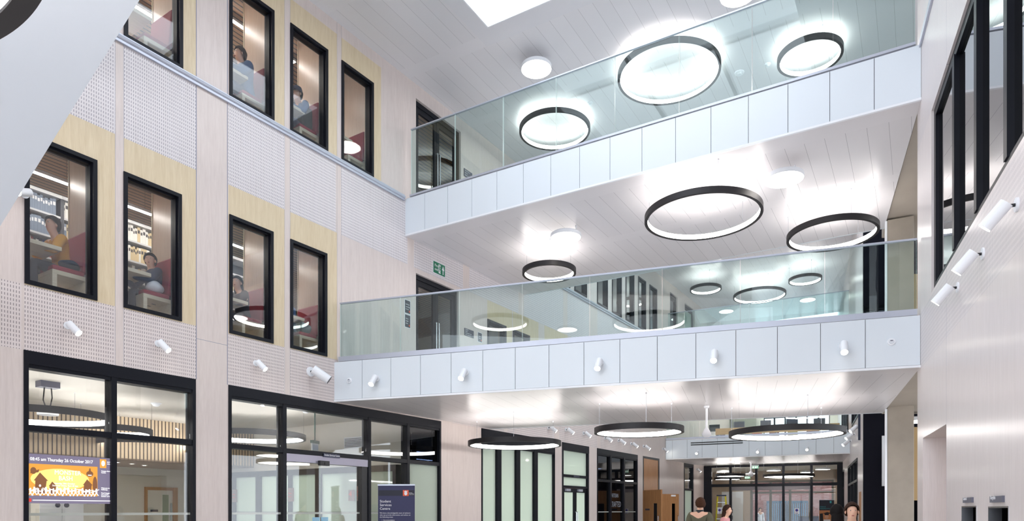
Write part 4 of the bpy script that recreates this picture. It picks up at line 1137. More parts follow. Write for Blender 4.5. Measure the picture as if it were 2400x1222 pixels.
# ================================================================== STUDY BOOTHS BEHIND THE LEFT WINDOWS
_b = {}
ords = {1: ('first','second','third','fourth'), 2: ('first','second','third','fourth')}
def booth(u0, u1, zf, n, lvl):
    wn = '%s study window of the %s floor' % (ords[lvl][n], 'first' if lvl == 1 else 'second')
    o = FL.w(u0, .25, zf)
    if not _b:
        p = thing('booth_partition', 'x', 'partition', o, FL.a)
        mb = MB(); mb.box(.93,.99,.02,.66,0,2.66); obj('panel', mb, T_FIN, p)
        mb = MB(); mb.box(.92,1.0,.66,.68,0,2.66); obj('edge_strip', mb, T_BENCH, p)
        b = thing('bench', 'x', 'bench', o, FL.a)
        mb = MB(); mb.box(.44,.93,.03,.64,.37,.43); mb.box(.44,.50,.03,.64,0,.37); mb.box(.86,.93,.03,.64,0,.37); obj('seat_box', mb, T_BENCH, b, bevel=.004)
        mb = MB(); mb.box(.45,.86,.04,.63,.432,.50); obj('seat_cushion', mb, RED, b, bevel=.02)
        mb = MB(); mb.plate([(.83,.50),(.925,.50),(.925,1.10),(.88,1.10)], .04, .63); obj('back_cushion', mb, RED, b, bevel=.02)
        t = thing('study_table', 'x', 'table', o, FL.a)
        mb = MB(); mb.box(-.24,.56,.03,.64,.70,.755); obj('tabletop', mb, T_BENCH, t, bevel=.004)
        mb = MB(); mb.box(-.20,-.16,.06,.60,0,.70); obj('side_support', mb, T_BENCH, t)
        _b.update(p=p, b=b, t=t)
        P, Bn, T = p, b, t
    else:
        P, Bn, T = dup(_b['p'], o), dup(_b['b'], o), dup(_b['t'], o)
    tag(P, 'warm timber booth partition behind the '+wn, 'partition', 'booth partitions')
    tag(Bn, 'pale ash bench with red cushions behind the '+wn, 'bench', 'red cushioned benches')
    tag(T, 'pale ash study table behind the '+wn, 'table', 'study tables')
for i, (a, b) in enumerate(LW1[:4]): booth(U(a), U(b), DECK1, i, 1)
for i, (a, b) in enumerate(LW2): booth(U(a), U(b), DECK2, i, 2)
# linear ceiling lights; the rearmost first-floor one is added to brighten the room
for (zz, d, lab) in ((DECK1+2.22, 1.60, 'long linear light under the slatted ceiling of the first-floor study room'), (DECK2+2.40, 1.35, 'thin linear light nearest the windows in the second-floor study room'), (DECK2+2.40, 2.5, 'long linear light deeper in the second-floor study room'), (DECK1+2.50, 4.4, 'linear light added at the back of the first-floor study room to brighten it')):
    r = thing('linear_light', lab, 'linear light', FL.w(0, d, zz), FL.a, 'linear lights in the study rooms')
    x0, x1 = U(-60), U(800)
    mb = MB(); mb.box(x0, x1, -.035, .035, .012, .06); obj('housing', mb, WHITE, r)
    mb = MB(); mb.box(x0+.02, x1-.02, -.03, .03, 0, .012); obj('diffuser', mb, LINE, r)
    for k in range(5):
        x = x0+.5+(x1-x0-1)*k/4
        mb = MB(); mb.cyl((x,0,.06),(x,0,(7.02 if zz < 8 else 10.8)-zz-.002), .004, seg=6); obj('hanger', mb, STEEL, r)
# library bookcases on the first floor
SHELFM = mat('dark_grey_bookcase', (58,60,68), .5)
BX = [10.9+.903*i for i in range(5)]
zs = [.10, .46, .81, 1.16, 1.51, 1.86]
_bc = []
bn = ('first','second','third','fourth','fifth')
for i, x in enumerate(BX):
    if not _bc:
        r = thing('bookcase', 'x', 'bookcase', FL.w(x, 2.05, DECK1), FL.a)
        mb = MB(); mb.box(0,.025,0,.32,0,2.15); obj('side_panel', mb, SHELFM, r)
        mb = MB(); mb.box(.875,.9,0,.32,0,2.15); obj('side_panel', mb, SHELFM, r)
        for z in zs: mb = MB(); mb.box(.025,.875,0,.31,z-.03,z); obj('shelf', mb, mat('pale_grey_shelf', (196,198,202), .5), r)
        mb = MB(); mb.box(.025,.875,.305,.32,0,2.15); obj('back_panel', mb, SHELFM, r)
        mb = MB(); mb.box(0,.9,-.01,.32,2.15,2.2); obj('top_board', mb, WHITE, r)
        _bc.append(r)
    else: r = dup(_bc[0], FL.w(x, 2.05, DECK1))
    tag(r, 'dark grey library bookcase behind the first-floor windows, %s from the left' % bn[i], 'bookcase', 'library bookcases')
BC = {'blue-grey': mat('blue_grey_binding',(112,126,146),.6), 'white': mat('white_binding',(226,224,218),.6), 'beige': mat('beige_binding',(206,184,142),.6), 'dark blue': mat('blue_binding',(44,62,116),.6),
      'dark red': mat('red_binding',(140,52,52),.6), 'pale green': mat('green_binding',(150,176,140),.6), 'black': mat('black_binding',(44,42,46),.6)}
_bk = {}
rows = ('lowest','second','third','fourth','fifth','top')
def book(x, w, h, d, col, bi, si):
    lab = '%s book on the %s shelf of the bookcase %s from the left' % (col, rows[si], bn[bi])
    loc = FL.w(x, 2.05+.05, DECK1+zs[si])
    key = (col, w, h)
    if key not in _bk:
        r = thing('book', lab, 'book', loc, FL.a)
        mb = MB(); mb.box(.0012, w-.0012, .004, d, .004, h-.004); obj('pages', mb, WHITEC, r)
        mb = MB(); mb.box(0, w, 0, .003, 0, h); mb.box(0, .0012, .003, d, 0, h); mb.box(w-.0012, w, .003, d, 0, h); c = obj('cover', mb, BC[col], r)
        mb = MB(); mb.box(w*.15, w*.85, -.0008, .0, h*.62, h*.82); obj('spine_label', mb, WHITEC if col not in ('white','beige') else BC['black'], c)
        _bk[key] = r
    else: r = dup(_bk[key], loc, FL.a, lab)
    r['group'] = '%s books on the %s shelf of bookcase %s' % (col, rows[si], bn[bi])
def fill(bi, si, xa, xb, cols):
    x = xa; sizes = ((.034,.27),(.042,.25),(.028,.23),(.05,.28))
    while x < xb-.05:
        w, h = random.choice(sizes)
        if x+w > xb: break
        book(BX[bi]+x, w, h, .2, random.choice(cols), bi, si); x += w+.0015
for bi, xa, xb in ((0,.12,.86),(1,.03,.2),(1,.72,.87),(2,.03,.78),(4,.03,.55)):
    if bi == 0:
        pal = {5:('blue-grey',), 4:('blue-grey',), 3:('dark blue','white','dark red','beige','black'), 2:('white','beige'), 1:('beige',), 0:('dark blue','beige')}
    elif bi in (1, 2):
        pal = {5:('white','beige'), 4:('white','beige','blue-grey'), 3:('white','beige'), 2:('white','white','black'), 1:('white','beige')}
    else: pal = {4:('beige','pale green','white'), 3:('pale green','beige','white'), 2:('white','blue-grey')}
    for si, cl in pal.items(): fill(bi, si, xa, xb, cl)

# people in the booths (they face left along the wall: local -y = -u)
def booth_person(label, u0, zf, dx=.62, dy=.5, **k):
    c = FL.w(u0+dx, .25+dy, zf-.005)
    return person(label, c, FL.a-PI/2, 'sit', **k)
sitarms = (((-.25,-.22,.72),(-.10,-.42,.80)), ((.25,-.22,.72),(.08,-.42,.80)))
booth_person('person in a mustard yellow jumper bent over a study table behind the leftmost window', U(57), DECK1, .72, .36, top=YELLOWJ, legs=DKC, hair=HAIRK, arms=sitarms, lean=.18, look=0.25)
booth_person('dark-haired person in a navy coat looking round beside a crumpled white bag', U(289), DECK1, .78, .36, H=1.6, top=NAVYC, jacket=NAVYC, legs=DKC, hair=HAIRK, arms=sitarms, lean=.04, look=.8)
booth_person('long-haired person in black leaning on a table behind the third window', U(537), DECK1, .70, .36, top=DKC, legs=DKC, hair=HAIRK, hair_len=.22, arms=sitarms, lean=.16, look=.5, female=True)
booth_person('dark-haired person in blue partly hidden at the left edge of the fourth window', U(680), DECK1, .60, .40, top=BLUEC, legs=JEAN, hair=HAIRK, arms=sitarms, lean=.35, look=.1)
booth_person('large person in a dusty blue hooded top behind the second-floor window', U(537), DECK2, .70, .30, H=1.88, top=BLUEC, jacket=BLUEC, legs=JEAN, hair=HAIRB, arms=sitarms, lean=.12, look=-.2)
booth_person('person in a dark cap and blue jumper behind the second-floor window with a backpack', U(680), DECK2, .76, .30, H=1.8, top=BLUEC, legs=JEAN, hair=HAIRK, cap=NAVYC, arms=sitarms, lean=.2, look=.2)
# bags and coats on the benches
def lump(name, label, cat, loc, rz, s, m, seed, group=None, extra=None):
    rnd = random.Random(seed); mb = MB(); mb.ball((0,0,s[2]*.48), 1.0, 24, sx=s[0], sy=s[1], sz=s[2]*.5)
    ph = [rnd.uniform(0,6) for _ in range(6)]
    mb.v = [(x*(1+.12*math.sin(14*z+ph[0])+.08*math.sin(23*y+ph[1])), y*(1+.12*math.sin(17*x+ph[2])), max(0, z*(1+.16*math.sin(15*x+ph[3])*math.sin(19*y+ph[4])))) for x,y,z in mb.v]
    o = obj(name, mb, m, None, loc, rz, smooth=True)
    return tag(o, label, cat, group)
lump('carrier_bag', 'crumpled white carrier bag on the red bench behind the second study window', 'bag', FL.w(U(289)+.68, .25+.16, DECK1+.50), FL.a, (.13,.12,.20), WHITEC, 3)
lump('coat', 'folded grey coat on the red bench behind the fourth study window', 'coat', FL.w(U(680)+.66, .25+.2, DECK1+.50), FL.a, (.16,.15,.22), mat('grey_green_coat', (92,100,104), .9), 5)
lump('coat', 'dark crumpled coat on the red bench beside the person in the yellow jumper', 'coat', FL.w(U(57)+.70, .25+.14, DECK1+.50), FL.a, (.13,.09,.14), DKC, 8)
r = thing('backpack', 'dark olive backpack on the bench beside the capped person', 'backpack', FL.w(U(680)+.70, .25+.16, DECK2+.50), FL.a)
mb = MB(); mb.box(-.12,.10,-.09,.09,0,.42); obj('body', mb, mat('olive_nylon', (58,60,54), .7), r, bevel=.05)
mb = MB(); mb.box(-.155,-.12,-.07,.07,.04,.24); obj('pocket', mb, mat('olive_nylon', (58,60,54), .7), r, bevel=.015)
mb = MB(); mb.tube([(.0,.03,.42),(-.02,.03,.46),(-.02,-.03,.46),(0,-.03,.42)], .008); obj('grab_handle', mb, BLACK, r)
r = thing('laptop', 'open dark laptop on the study table before the person in the yellow jumper', 'laptop', FL.w(U(57)+.02, .25+.42, DECK1+.7555), FL.a)
mb = MB(); mb.box(-.12,.10,-.16,.16,0,.014); obj('keyboard_base', mb, SIGNG, r)
mb = MB(); mb.plate([(-.12,.014),(-.108,.014),(-.19,.23),(-.20,.23)], -.16, .16); obj('screen', mb, BLACK, r)
r = thing('bottle', 'clear water bottle with a white cap on the third study table', 'bottle', FL.w(U(537)+.10, .25+.30, DECK1+.7555), 0)
mb = MB(); mb.lathe([(0,0),(.032,0),(.033,.15),(.014,.19),(.014,.205)], 20); obj('body', mb, mat('clear_plastic', (196,206,206), .15), r, smooth=True)
mb = MB(); mb.cyl((0,0,.2),(0,0,.225), .016, seg=16); obj('cap', mb, WHITE, r)
mb = MB(); mb.lathe([(.0345,.06),(.0345,.12)], 20); obj('label', mb, mat('yellow_label', (226,206,120), .6), r)
r = thing('magazine', 'glossy magazine lying on the sill inside the first study window', 'magazine', FL.w(U(175), .12, W1Z[0]+.075), FL.a)
mb = MB(); mb.box(0,.22,0,.1,0,.012); obj('pages', mb, WHITEC, r)
mb = MB(); mb.box(0,.22,-.002,.1,.012,.014); obj('cover', mb, BLUEC, r)
# ================================================================== GROUND-FLOOR ROOM BEHIND THE LEFT GLAZING
gx0, gx1 = 5.0, 17.87
mb = MB(); mb.box(gx0, gx1, 5.5, 5.62, EYE+1.12, G_CEIL+.04)
struct('wall_slatted', mb, SLATW, 'slatted timber bulkhead across the back of the ground-floor services room', 'wall', FL)
mb = MB(); mb.box(gx0, gx1, 5.5, 8.2, EYE+1.12, EYE+1.16)
struct('ceiling_services_recess', mb, mat('brown_recess_soffit', (168,146,124), .6), 'lower soffit behind the slatted timber bulkhead', 'ceiling', FL)
mb = MB(); mb.box(gx0, gx1, 8.0, 8.15, 0, EYE+1.15); mb.box(gx0-.1, gx0, .25, 8.1, 0, G_CEIL)
struct('wall_services_back', mb, BWALL, 'off-white back wall of the ground-floor services room', 'wall', FL)
mb = MB(); mb.box(gx1, gx1+.12, .25, 8.0, EYE+1.02, G_CEIL+.04)
struct('wall_services_side', mb, BWALL, 'white upper side wall with an air grille inside the services room', 'wall', FL)
mb = MB(); mb.box(gx0, 45, .24, 9.0, G_CEIL+.0, G_CEIL+.039)
struct('ceiling_services', mb, mat('pale_concrete_soffit', (208,202,192), .7, noise=.06, nscale=1.5), 'pale concrete soffit of the ground-floor rooms behind the left glazing', 'ceiling', FL)
# meeting-room fronts on the side wall (frame seen from the room: x runs towards the glazing)
FS = Fr(*FL.w(gx1, 8.0).xy, *(FL.w(0,0)-FL.w(0,1)).xy)     # x: from depth 8 towards the glazing, y: into the wall
def room_front(xa, xb, label, n, numb):
    r = thing('door_%d' % n, label, 'door', FS.w(xa, 0, 0), FS.a, kind='structure')
    w = xb-xa; DB = mat('dark_brown_frame', (52,42,40), .4) if 'DBF' not in globals() else DBF
    globals()['DBF'] = DB
    mb = MB(); mb.box(0,.1,-.02,.1,0,2.52); mb.box(w*.52,w*.52+.12,-.02,.1,0,2.52); mb.box(w-.1,w,-.02,.1,0,2.52); mb.box(.1,w-.1,-.02,.1,2.38,2.52); obj('frame', mb, DB, r)
    mb = MB(); mb.box(.1,w*.52,.03,.045,.0,2.38); obj('side_pane', mb, FROST, r)
    mb = MB(); mb.box(w*.52+.12,w-.1,.03,.045,.0,2.38); lf = obj('leaf', mb, FROST, r)
    mb = MB(); mb.tube([(w*.52+.2,.03,.9),(w*.52+.2,-.04,.9),(w*.52+.2,-.04,1.2),(w*.52+.2,.03,1.2)], .012); obj('pull_handle', mb, STEEL, lf)
    mb = MB(); mb.box(.1,w-.1,.02,.028,1.43,1.47); obj('manifestation_band', mb, FROSTL, r)
    return r
BR = mat('brown_room_plaque', (150,118,110), .5)
for i, (xa, xb, nb_) in enumerate(((.4, 2.7, '2'), (2.7, 5.0, '3'), (5.0, 7.55, '4'))):
    w = xb-xa
    room_front(xa, xb, 'brown-framed frosted meeting room front inside the services room, %s from the glazing' % ('furthest','middle','nearest')[i], 10+i, nb_)
    s = sign('room_plaque', FS, xa+w*.52-.26, xa+w*.52-.06, 1.72, 1.98, 'orange room number %s on a brown plaque inside the services room' % nb_, 'sign', BR, [nb_], ink=ORNG, t=.008, y=-.022, size=.2, group='room number plaques')
    s = sign('room_notice', FS, xa+w*.52+.01, xa+w*.52+.23, 1.72, 2.06, 'brown availability notice beside room number %s' % nb_, 'sign', BR, ['', 'Please', 'knock', ''], ink=ORNG, t=.008, y=-.022, size=.05, group='room availability notices')
r = thing('air_grille', 'dark louvred air grille high on the white side wall of the services room', 'vent', FS.w(FS.at(829,1038)[0]-.3, 0, FS.at(829,1038)[1]-.13), FS.a)
mb = MB(); mb.box(0,.6,-.02,0,0,.26); obj('frame', mb, WHITE, r)
for k in range(6): mb = MB(); mb.box(.03,.57,-.03,-.02,.03+k*.036,.045+k*.036); obj('louvre', mb, SIGNG, r)
# oak-framed white door at the back
FBk = Fr(*FL.w(0, 8.0).xy, *FL.e)
xd0, xd1 = FBk.x(338), FBk.x(413)
r = thing('door_13', 'white door in an oak frame with a slim green vision panel at the back of the services room', 'door', FBk.w(xd0, 0, 0), FBk.a, kind='structure')
w = xd1-xd0; OAK = mat('oak_door_frame', (172,126,74), .5)
mb = MB(); mb.box(0,.06,-.06,0,0,2.12); mb.box(w-.12,w,-.08,0,0,2.12); mb.box(.06,w-.12,-.06,0,2.04,2.12); obj('frame', mb, OAK, r)
mb = MB(); mb.box(.06,w-.12,-.03,-.0,0,2.04); lf = obj('leaf', mb, BWALL, r)
mb = MB(); mb.box(w*.54,w*.73,-.04,-.03,.6,1.92); obj('vision_panel', mb, mat('olive_green_glass', (138,152,122), .15), lf)
mb = MB(); mb.box(w*.17,w*.40,-.036,-.03,1.46,1.52); obj('door_sign', mb, SIGNG, lf)
mb = MB(); mb.box(w*.78,w*.83,-.05,-.03,1.1,1.7); obj('pull_handle', mb, STEEL, lf)
# white cupboard doors under the screen
r = thing('cupboard', 'tall white double cupboard with two round dark locks behind the display screen', 'cupboard', FBk.w(FBk.x(70), -.5, 0), FBk.a)
cw = FBk.x(172)-FBk.x(70)
mb = MB(); mb.box(0, cw, .02, .45, 0, 2.1); obj('carcass', mb, BWALL, r)
for s, a, b in ((0,0,cw/2-.004),(1,cw/2+.004,cw)):
    mb = MB(); mb.box(a,b,0,.02,.02,2.08); d = obj('cupboard_door', mb, WHITE, r)
    mb = MB(); x = b-.09 if s == 0 else a+.09; mb.cyl((x,0,1.62),(x,-.012,1.62), .055, seg=24); obj('round_lock', mb, SIGNG, d)
mb = MB(); mb.box(FBk.x(172), FBk.x(177), -.05, 0, 0, 2.1); struct('trim_5', mb, OAK, 'oak upright beside the white cupboard', 'trim', FBk)
# downlights in the recess
for i, (dx_, dd) in enumerate(((U(310)+3.0, 6.4),(U(350)+3.2, 6.6),(U(405)+3.3, 6.9),(10.4, 6.5))):
    r = thing('downlight', 'small round downlight in the brown recess soffit, %s from the left' % ('second','third','fourth','first')[i], 'downlight', FL.w(dx_, dd, EYE+1.12), 0, 'downlights in the recess')
    mb = MB(); mb.lathe([(.075,0),(.07,-.008),(.055,-.008)], 24); obj('rim', mb, WHITE, r)
    mb = MB(); mb.lathe([(.055,-.004),(0,-.005)], 24); obj('lens', mb, SPOTE, r)
# room fittings under the soffit
def fit(name, label, cat, loc, build):
    r = thing(name, label, cat, loc, FL.a); build(r); return r
def proj(r):
    mb = MB(); mb.lathe([(0,-.12),(.15,-.12),(.15,0),(0,0)], 28, c=(0,0,-.42)); obj('drum', mb, WHITE, r)
    mb = MB(); mb.box(-.14,.14,-.1,.1,-.10,0); obj('mount', mb, SIGNL, r)
    mb = MB(); mb.tube([(-.05,0,-.1),(-.06,.02,-.3),(-.03,0,-.42)], .01); mb.tube([(.05,0,-.1),(.07,.02,-.25),(.03,0,-.42)], .01); obj('cable', mb, BLACK, r)
fit('ceiling_projector', 'white drum unit with cables hung from the soffit behind the left glazing', 'projector', FL.w(U(62)+1.2, 2.3, G_CEIL), proj)
def ssd(r):
    mb = MB(); mb.lathe([(.08,0),(.075,-.03),(.05,-.06),(0,-.07)], 24); obj('head', mb, WHITE, r)
    mb = MB(); mb.lathe([(.1,0),(.1,-.01),(.08,-.012)], 24); obj('base', mb, WHITE, r)
fit('smoke_detector', 'white smoke detector on the soffit behind the right pane of the left glazing', 'detector', FL.w(U(385)+1.55, 3.0, G_CEIL), ssd)
fit('smoke_detector', 'white smoke detector on the soffit behind the sliding door glazing', 'detector', FL.w(U(775)+.5, 1.3, G_CEIL), ssd)
# hanging exit box
cE = (( 738-CX)/FOC*14.3, 14.3)
r = thing('exit_sign', 'hanging exit sign box with a green top behind the sliding door glazing', 'sign', (*cE, EYE+(CY-1057)*14.3/FOC), FL.a+.3)
GRN = mat('dark_green_housing', (40,84,72), .5)
mb = MB(); mb.box(-.13,.13,-.03,.03,.15,.21); obj('housing', mb, GRN, r)
mb = MB(); mb.box(-.12,.12,-.012,.012,0,.15); obj('panel', mb, mat('white_sign_panel', (226,232,236), .4), r)
mb = MB(); mb.box(-.1,.1,-.0135,-.0125,.02,.12); obj('pictogram', mb, mat('pale_blue_pictogram', (206,216,230), .5), r)
mb = MB(); mb.cyl((0,0,.21),(0,0,G_CEIL-(EYE+(CY-1057)*14.3/FOC)), .014, seg=10); obj('stem', mb, GRN, r)
# lamps added to brighten the ground-floor rooms and backlight the frosted glass
for d_, xa_, xb_, lab in ((2.4, gx1+.6, U(1290), 'linear light added behind the frosted glass screen to backlight it'), (1.6, U(1300), U(1500), 'linear light added behind the far ground-floor doors to brighten the rooms'), (4.2, gx1+.4, U(1290), 'linear light added deeper behind the frosted glass screen'), (7.0, U(-60), U(500), 'linear light added above the cupboards to brighten the services room')):
    r = thing('linear_light', lab, 'linear light', FL.w(0, d_, (3.1 if d_ < 7 else 2.5)), FL.a, 'linear lights added in the ground floor rooms')
    z_ = G_CEIL-3.1 if d_ < 7 else .11
    mb = MB(); mb.box(xa_, xb_, -.05, .05, .012, .06); obj('housing', mb, WHITE, r)
    mb = MB(); mb.box(xa_+.02, xb_-.02, -.045, .045, 0, .012); obj('diffuser', mb, LINEG, r)
    mb = MB(); mb.cyl((xa_+.4,0,.05),(xa_+.4,0,z_), .005, seg=6); mb.cyl((xb_-.4,0,.05),(xb_-.4,0,z_), .005, seg=6); obj('hanger', mb, STEEL, r)
# television in the last bay
xt0, xt1 = U(965)+.35, U(990)+.6
r = thing('television', 'black television hung high behind the last bay of the services glazing', 'television', FL.w(xt0, .7, 2.62), FL.a)
mb = MB(); mb.box(0, xt1-xt0, 0, .05, 0, .48); obj('casing', mb, BLACK, r)
mb = MB(); mb.box(.02, xt1-xt0-.02, -.002, 0, .02, .46); obj('screen', mb, mat('off_screen', (14,14,18), .1), r)
mb = MB(); mb.box((xt1-xt0)/2-.03, (xt1-xt0)/2+.03, .02, .05, .48, .95); obj('mount', mb, BLACK, r)
mb = MB(); mb.box(gx1+.12, U(1120), 2.2, 2.3, 0, G_CEIL); struct('wall_last_bay', mb, mat('dark_bay_wall', (64,62,62), .8), 'dark wall behind the last bay of the services glazing', 'wall', FL)
# display screen behind the left pane
xs0, xs1 = U(56)+.06, U(270)-.01
zt_ = FL.at(165, 1069)[1]; zb_ = FL.at(165, 1181)[1]
SCRB = emit('screen_grey_blue', (120,112,136), 0.8, .01); SCRO = emit('screen_orange', (240,166,62), 0.75, .01); SCRY = emit('screen_yellow', (255,214,120), 1.0, .01); SCRW = emit('screen_white', (255,255,255), 1.1, .01)
SCRD = emit('screen_brown', (150,96,58), 0.6, .01); SCRR = emit('screen_red', (216,60,50), 0.8, .01); SCRO2 = emit('screen_logo_orange', (236,160,60), 0.85, .01)
r = thing('display_screen', 'lit display screen behind the left glazing with an orange party notice and dancing figures', 'screen', FL.w(xs0, .035, zb_), FL.a)
w, h = xs1-xs0, zt_-zb_
mb = MB(); mb.box(0, w, 0, .02, 0, h); obj('panel', mb, SCRB, r)
lw = w*.80
mb = MB(); mb.box(.0, lw, -.002, 0, h*.16, h*.80); po = obj('picture', mb, SCRO, r)
mb = MB(); mb.ball((lw*.45, -.003, h*.58), .001, 24); mb.plate([(lw*.45+lw*.42*math.cos(a*PI/12), h*.50+h*.22*math.sin(a*PI/12)) for a in range(24)], -.003, -.002); obj('glow', mb, SCRY, po)
def letters(t, s, x, z, m, parent, sx=1.0):
    o = obj('lettering', text_mesh(t, s, m), None, parent, (x, -.0045, z)); o.scale.x = sx; return o
letters('08:45 am Thursday 26 October 2017', .062, .02, h*.865, SCRW, r, .82)
letters('MONSTER', .085, lw*.36, h*.60, SCRW, po, .85); letters('BASH', .085, lw*.42, h*.48, SCRW, po, .85)
letters('Saturday 28th October', .03, lw*.36, h*.40, SCRW, po, .9); letters('Students\' Union, 9pm till late', .03, lw*.33, h*.355, SCRW, po, .9)
for cx_, s in ((lw*.16, 1.2), (lw*.33, .7), (lw*.84, .9)):      # crooked little houses
    mb = MB(); b = h*.20; mb.plate([(cx_-.05*s,b),(cx_+.05*s,b),(cx_+.065*s,b+.14*s),(cx_+.08*s,b+.14*s),(cx_+.0*s,b+.23*s),(cx_-.06*s,b+.14*s),(cx_-.045*s,b+.14*s)], -.004, -.002); obj('house_silhouette', mb, SCRD, po)
mb = MB(); mb.plate([(lw*.96+.03*math.cos(a*PI/8)*1.0, h*.40+.12*math.sin(a*PI/8)) for a in range(16)], -.004, -.002); obj('tree_silhouette', mb, SCRD, po)
mb = MB(); mb.plate([(lw*.88+.045*math.cos(a*PI/8), h*.64+.04*math.sin(a*PI/8)) for a in range(16)], -.004, -.002); mb.plate([(lw*.86,h*.67),(lw*.90,h*.67),(lw*.89,h*.76),(lw*.875,h*.76)], -.004, -.0025); obj('pumpkin_silhouette', mb, SCRD, po)
mb = MB(); mb.plate([(lw*.07+.035*math.cos(a*PI/8), h*.66+.045*math.sin(a*PI/8)) for a in range(16)], -.004, -.002); mb.plate([(lw*.03,h*.63),(lw*.14,h*.63),(lw*.15,h*.69),(lw*.03,h*.60)], -.004, -.0025); obj('owl_silhouette', mb, SCRD, po)
mb = MB()
for x_, z_ in ((lw*.16,h*.36),(lw*.10,h*.24),(lw*.84,h*.27)): mb.plate([(x_+.012*math.cos(a*PI/6), z_+.016*math.sin(a*PI/6)) for a in range(12)], -.005, -.004)
mb.plate([(lw*.85,h*.62),(lw*.91,h*.62),(lw*.905,h*.60),(lw*.855,h*.60)], -.005, -.004); obj('lit_windows', mb, SCRW, po)
mb = MB(); rnd = random.Random(4); nfig = 19
for i in range(nfig):                                             # row of dancing figures
    x_ = lw*(.03+.95*i/(nfig-1)); b = h*.155; s = rnd.uniform(.62, .82); l = rnd.choice((-1,1))
    mb.plate([(x_+.014*s*math.cos(a*PI/5), b+.135*s+.016*s*math.sin(a*PI/5)) for a in range(10)], -.006, -.003)
    mb.plate([(x_-.014*s,b+.055*s),(x_+.014*s,b+.055*s),(x_+.018*s,b+.118*s),(x_-.018*s,b+.118*s)], -.006, -.003)
    mb.plate([(x_-.012*s,b+.06*s),(x_-.04*s*l-.004,b),(x_-.04*s*l+.008,b),(x_+.004*s,b+.06*s)][::1], -.006, -.003)
    mb.plate([(x_+.0*s,b+.06*s),(x_+.036*s*l-.004,b+.012),(x_+.036*s*l+.008,b+.012),(x_+.014*s,b+.06*s)], -.006, -.003)
    mb.plate([(x_,b+.105*s),(x_+.05*s*l,b+.125*s),(x_+.05*s*l,b+.137*s),(x_,b+.117*s)], -.006, -.003)
    mb.plate([(x_,b+.105*s),(x_-.045*s*l,b+.08*s),(x_-.045*s*l,b+.092*s),(x_,b+.117*s)], -.006, -.003)
obj('dancing_figures', mb, SCRW, po)
mb = MB(); mb.box(w*.05, w*.99, -.003, 0, h*.055, h*.07); obj('ticker_line', mb, SCRW, r)
mb = MB(); mb.box(-.0, w*.035, -.003, 0, h*.03, h*.10); obj('ticker_badge', mb, SCRR, r)
mb = MB(); mb.box(w*.83, w*.91, -.003, 0, h*.78, h*.97); lg_ = obj('logo_tile', mb, SCRO2, r)
mb = MB(); mb.plate([(w*.87+w*.022*math.cos(a*PI/8), h*.88+h*.06*math.sin(a*PI/8)) for a in range(16)], -.005, -.003); obj('crest', mb, SCRW, lg_)
for t, z_ in (('ROYAL', .90), ('HOLLOWAY', .86)): letters(t, .022, w*.92, h*z_, SCRW, r, .9)
for t, z_ in (('Campus Services', .70), ('Centre', .665), ('Welcome to Royal', .33), ('Holloway', .295), ('Don\'t forget that', .22), ('you need a', .185), ('student card', .15)): letters(t, .026, w*.845, h*z_, SCRW, r, .85)

# pull-up banner
r = thing('pull_up_banner', 'navy pull-up banner reading Student Services Centre before the sliding door glazing', 'banner', (-2.27, 13.4, 0), -.06)
BN = mat('navy_banner_print', (50,50,86), .6); BN2 = mat('dark_navy_band', (30,31,48), .6)
mb = MB(); mb.box(-.365,.365,0,.004,.06,1.985); obj('printed_sheet', mb, BN, r)
mb = MB(); mb.box(-.372,.372,-.012,.018,1.985,2.012); obj('top_rail', mb, CAPM, r)
mb = MB(); mb.box(-.40,.40,-.09,.09,0,.08); obj('base_cassette', mb, CAPM, r, bevel=.02)
mb = MB(); mb.cyl((0,.03,.07),(0,.015,1.99), .01, seg=8); obj('pole', mb, STEEL, r)
mb = MB(); mb.box(-.355,.355,-.0012,0,1.785,1.895); obj('dark_band', mb, BN2, r)
mb = MB(); mb.box(.13,.245,-.003,0,1.783,1.897); lg_ = obj('logo_tile', mb, ORNG, r)
mb = MB(); mb.plate([(.1875+.03*math.cos(a*PI/8), 1.832+.038*math.sin(a*PI/8)) for a in range(16)], -.005, -.003)
mb.plate([(.158,1.862),(.217,1.862),(.222,1.888),(.205,1.872),(.1875,1.892),(.17,1.872),(.153,1.888)], -.005, -.003); obj('crest', mb, INK, lg_)
for t, s, x, z in (('ROYAL', .021, .252, 1.835), ('HOLLOWAY', .021, .252, 1.815), ('UNIVERSITY OF LONDON', .008, .252, 1.80),
                 ('Student', .072, -.33, 1.655), ('Services', .072, -.33, 1.583), ('Centre', .072, -.33, 1.511),
                 ('We have a knowledgeable team of advisors', .034, -.33, 1.437), ('who can provide information and advice on', .034, -.33, 1.397), ('the following areas:', .034, -.33, 1.357),
                 ('\u2022  Accommodation', .034, -.29, 1.297), ('\u2022  Fees and funding', .034, -.29, 1.252)):
    me = text_mesh(t, s, INK); o = obj('lettering', me, None, r, (x, -.0035, z))
    wd = max(v.co.x for v in me.vertices)
    if 'knowledge' in t or 'provide' in t: o.scale.x = .61/wd
    if t in ('HOLLOWAY',): o.scale.x = .10/wd
    if 'LONDON' in t: o.scale.x = .1/wd
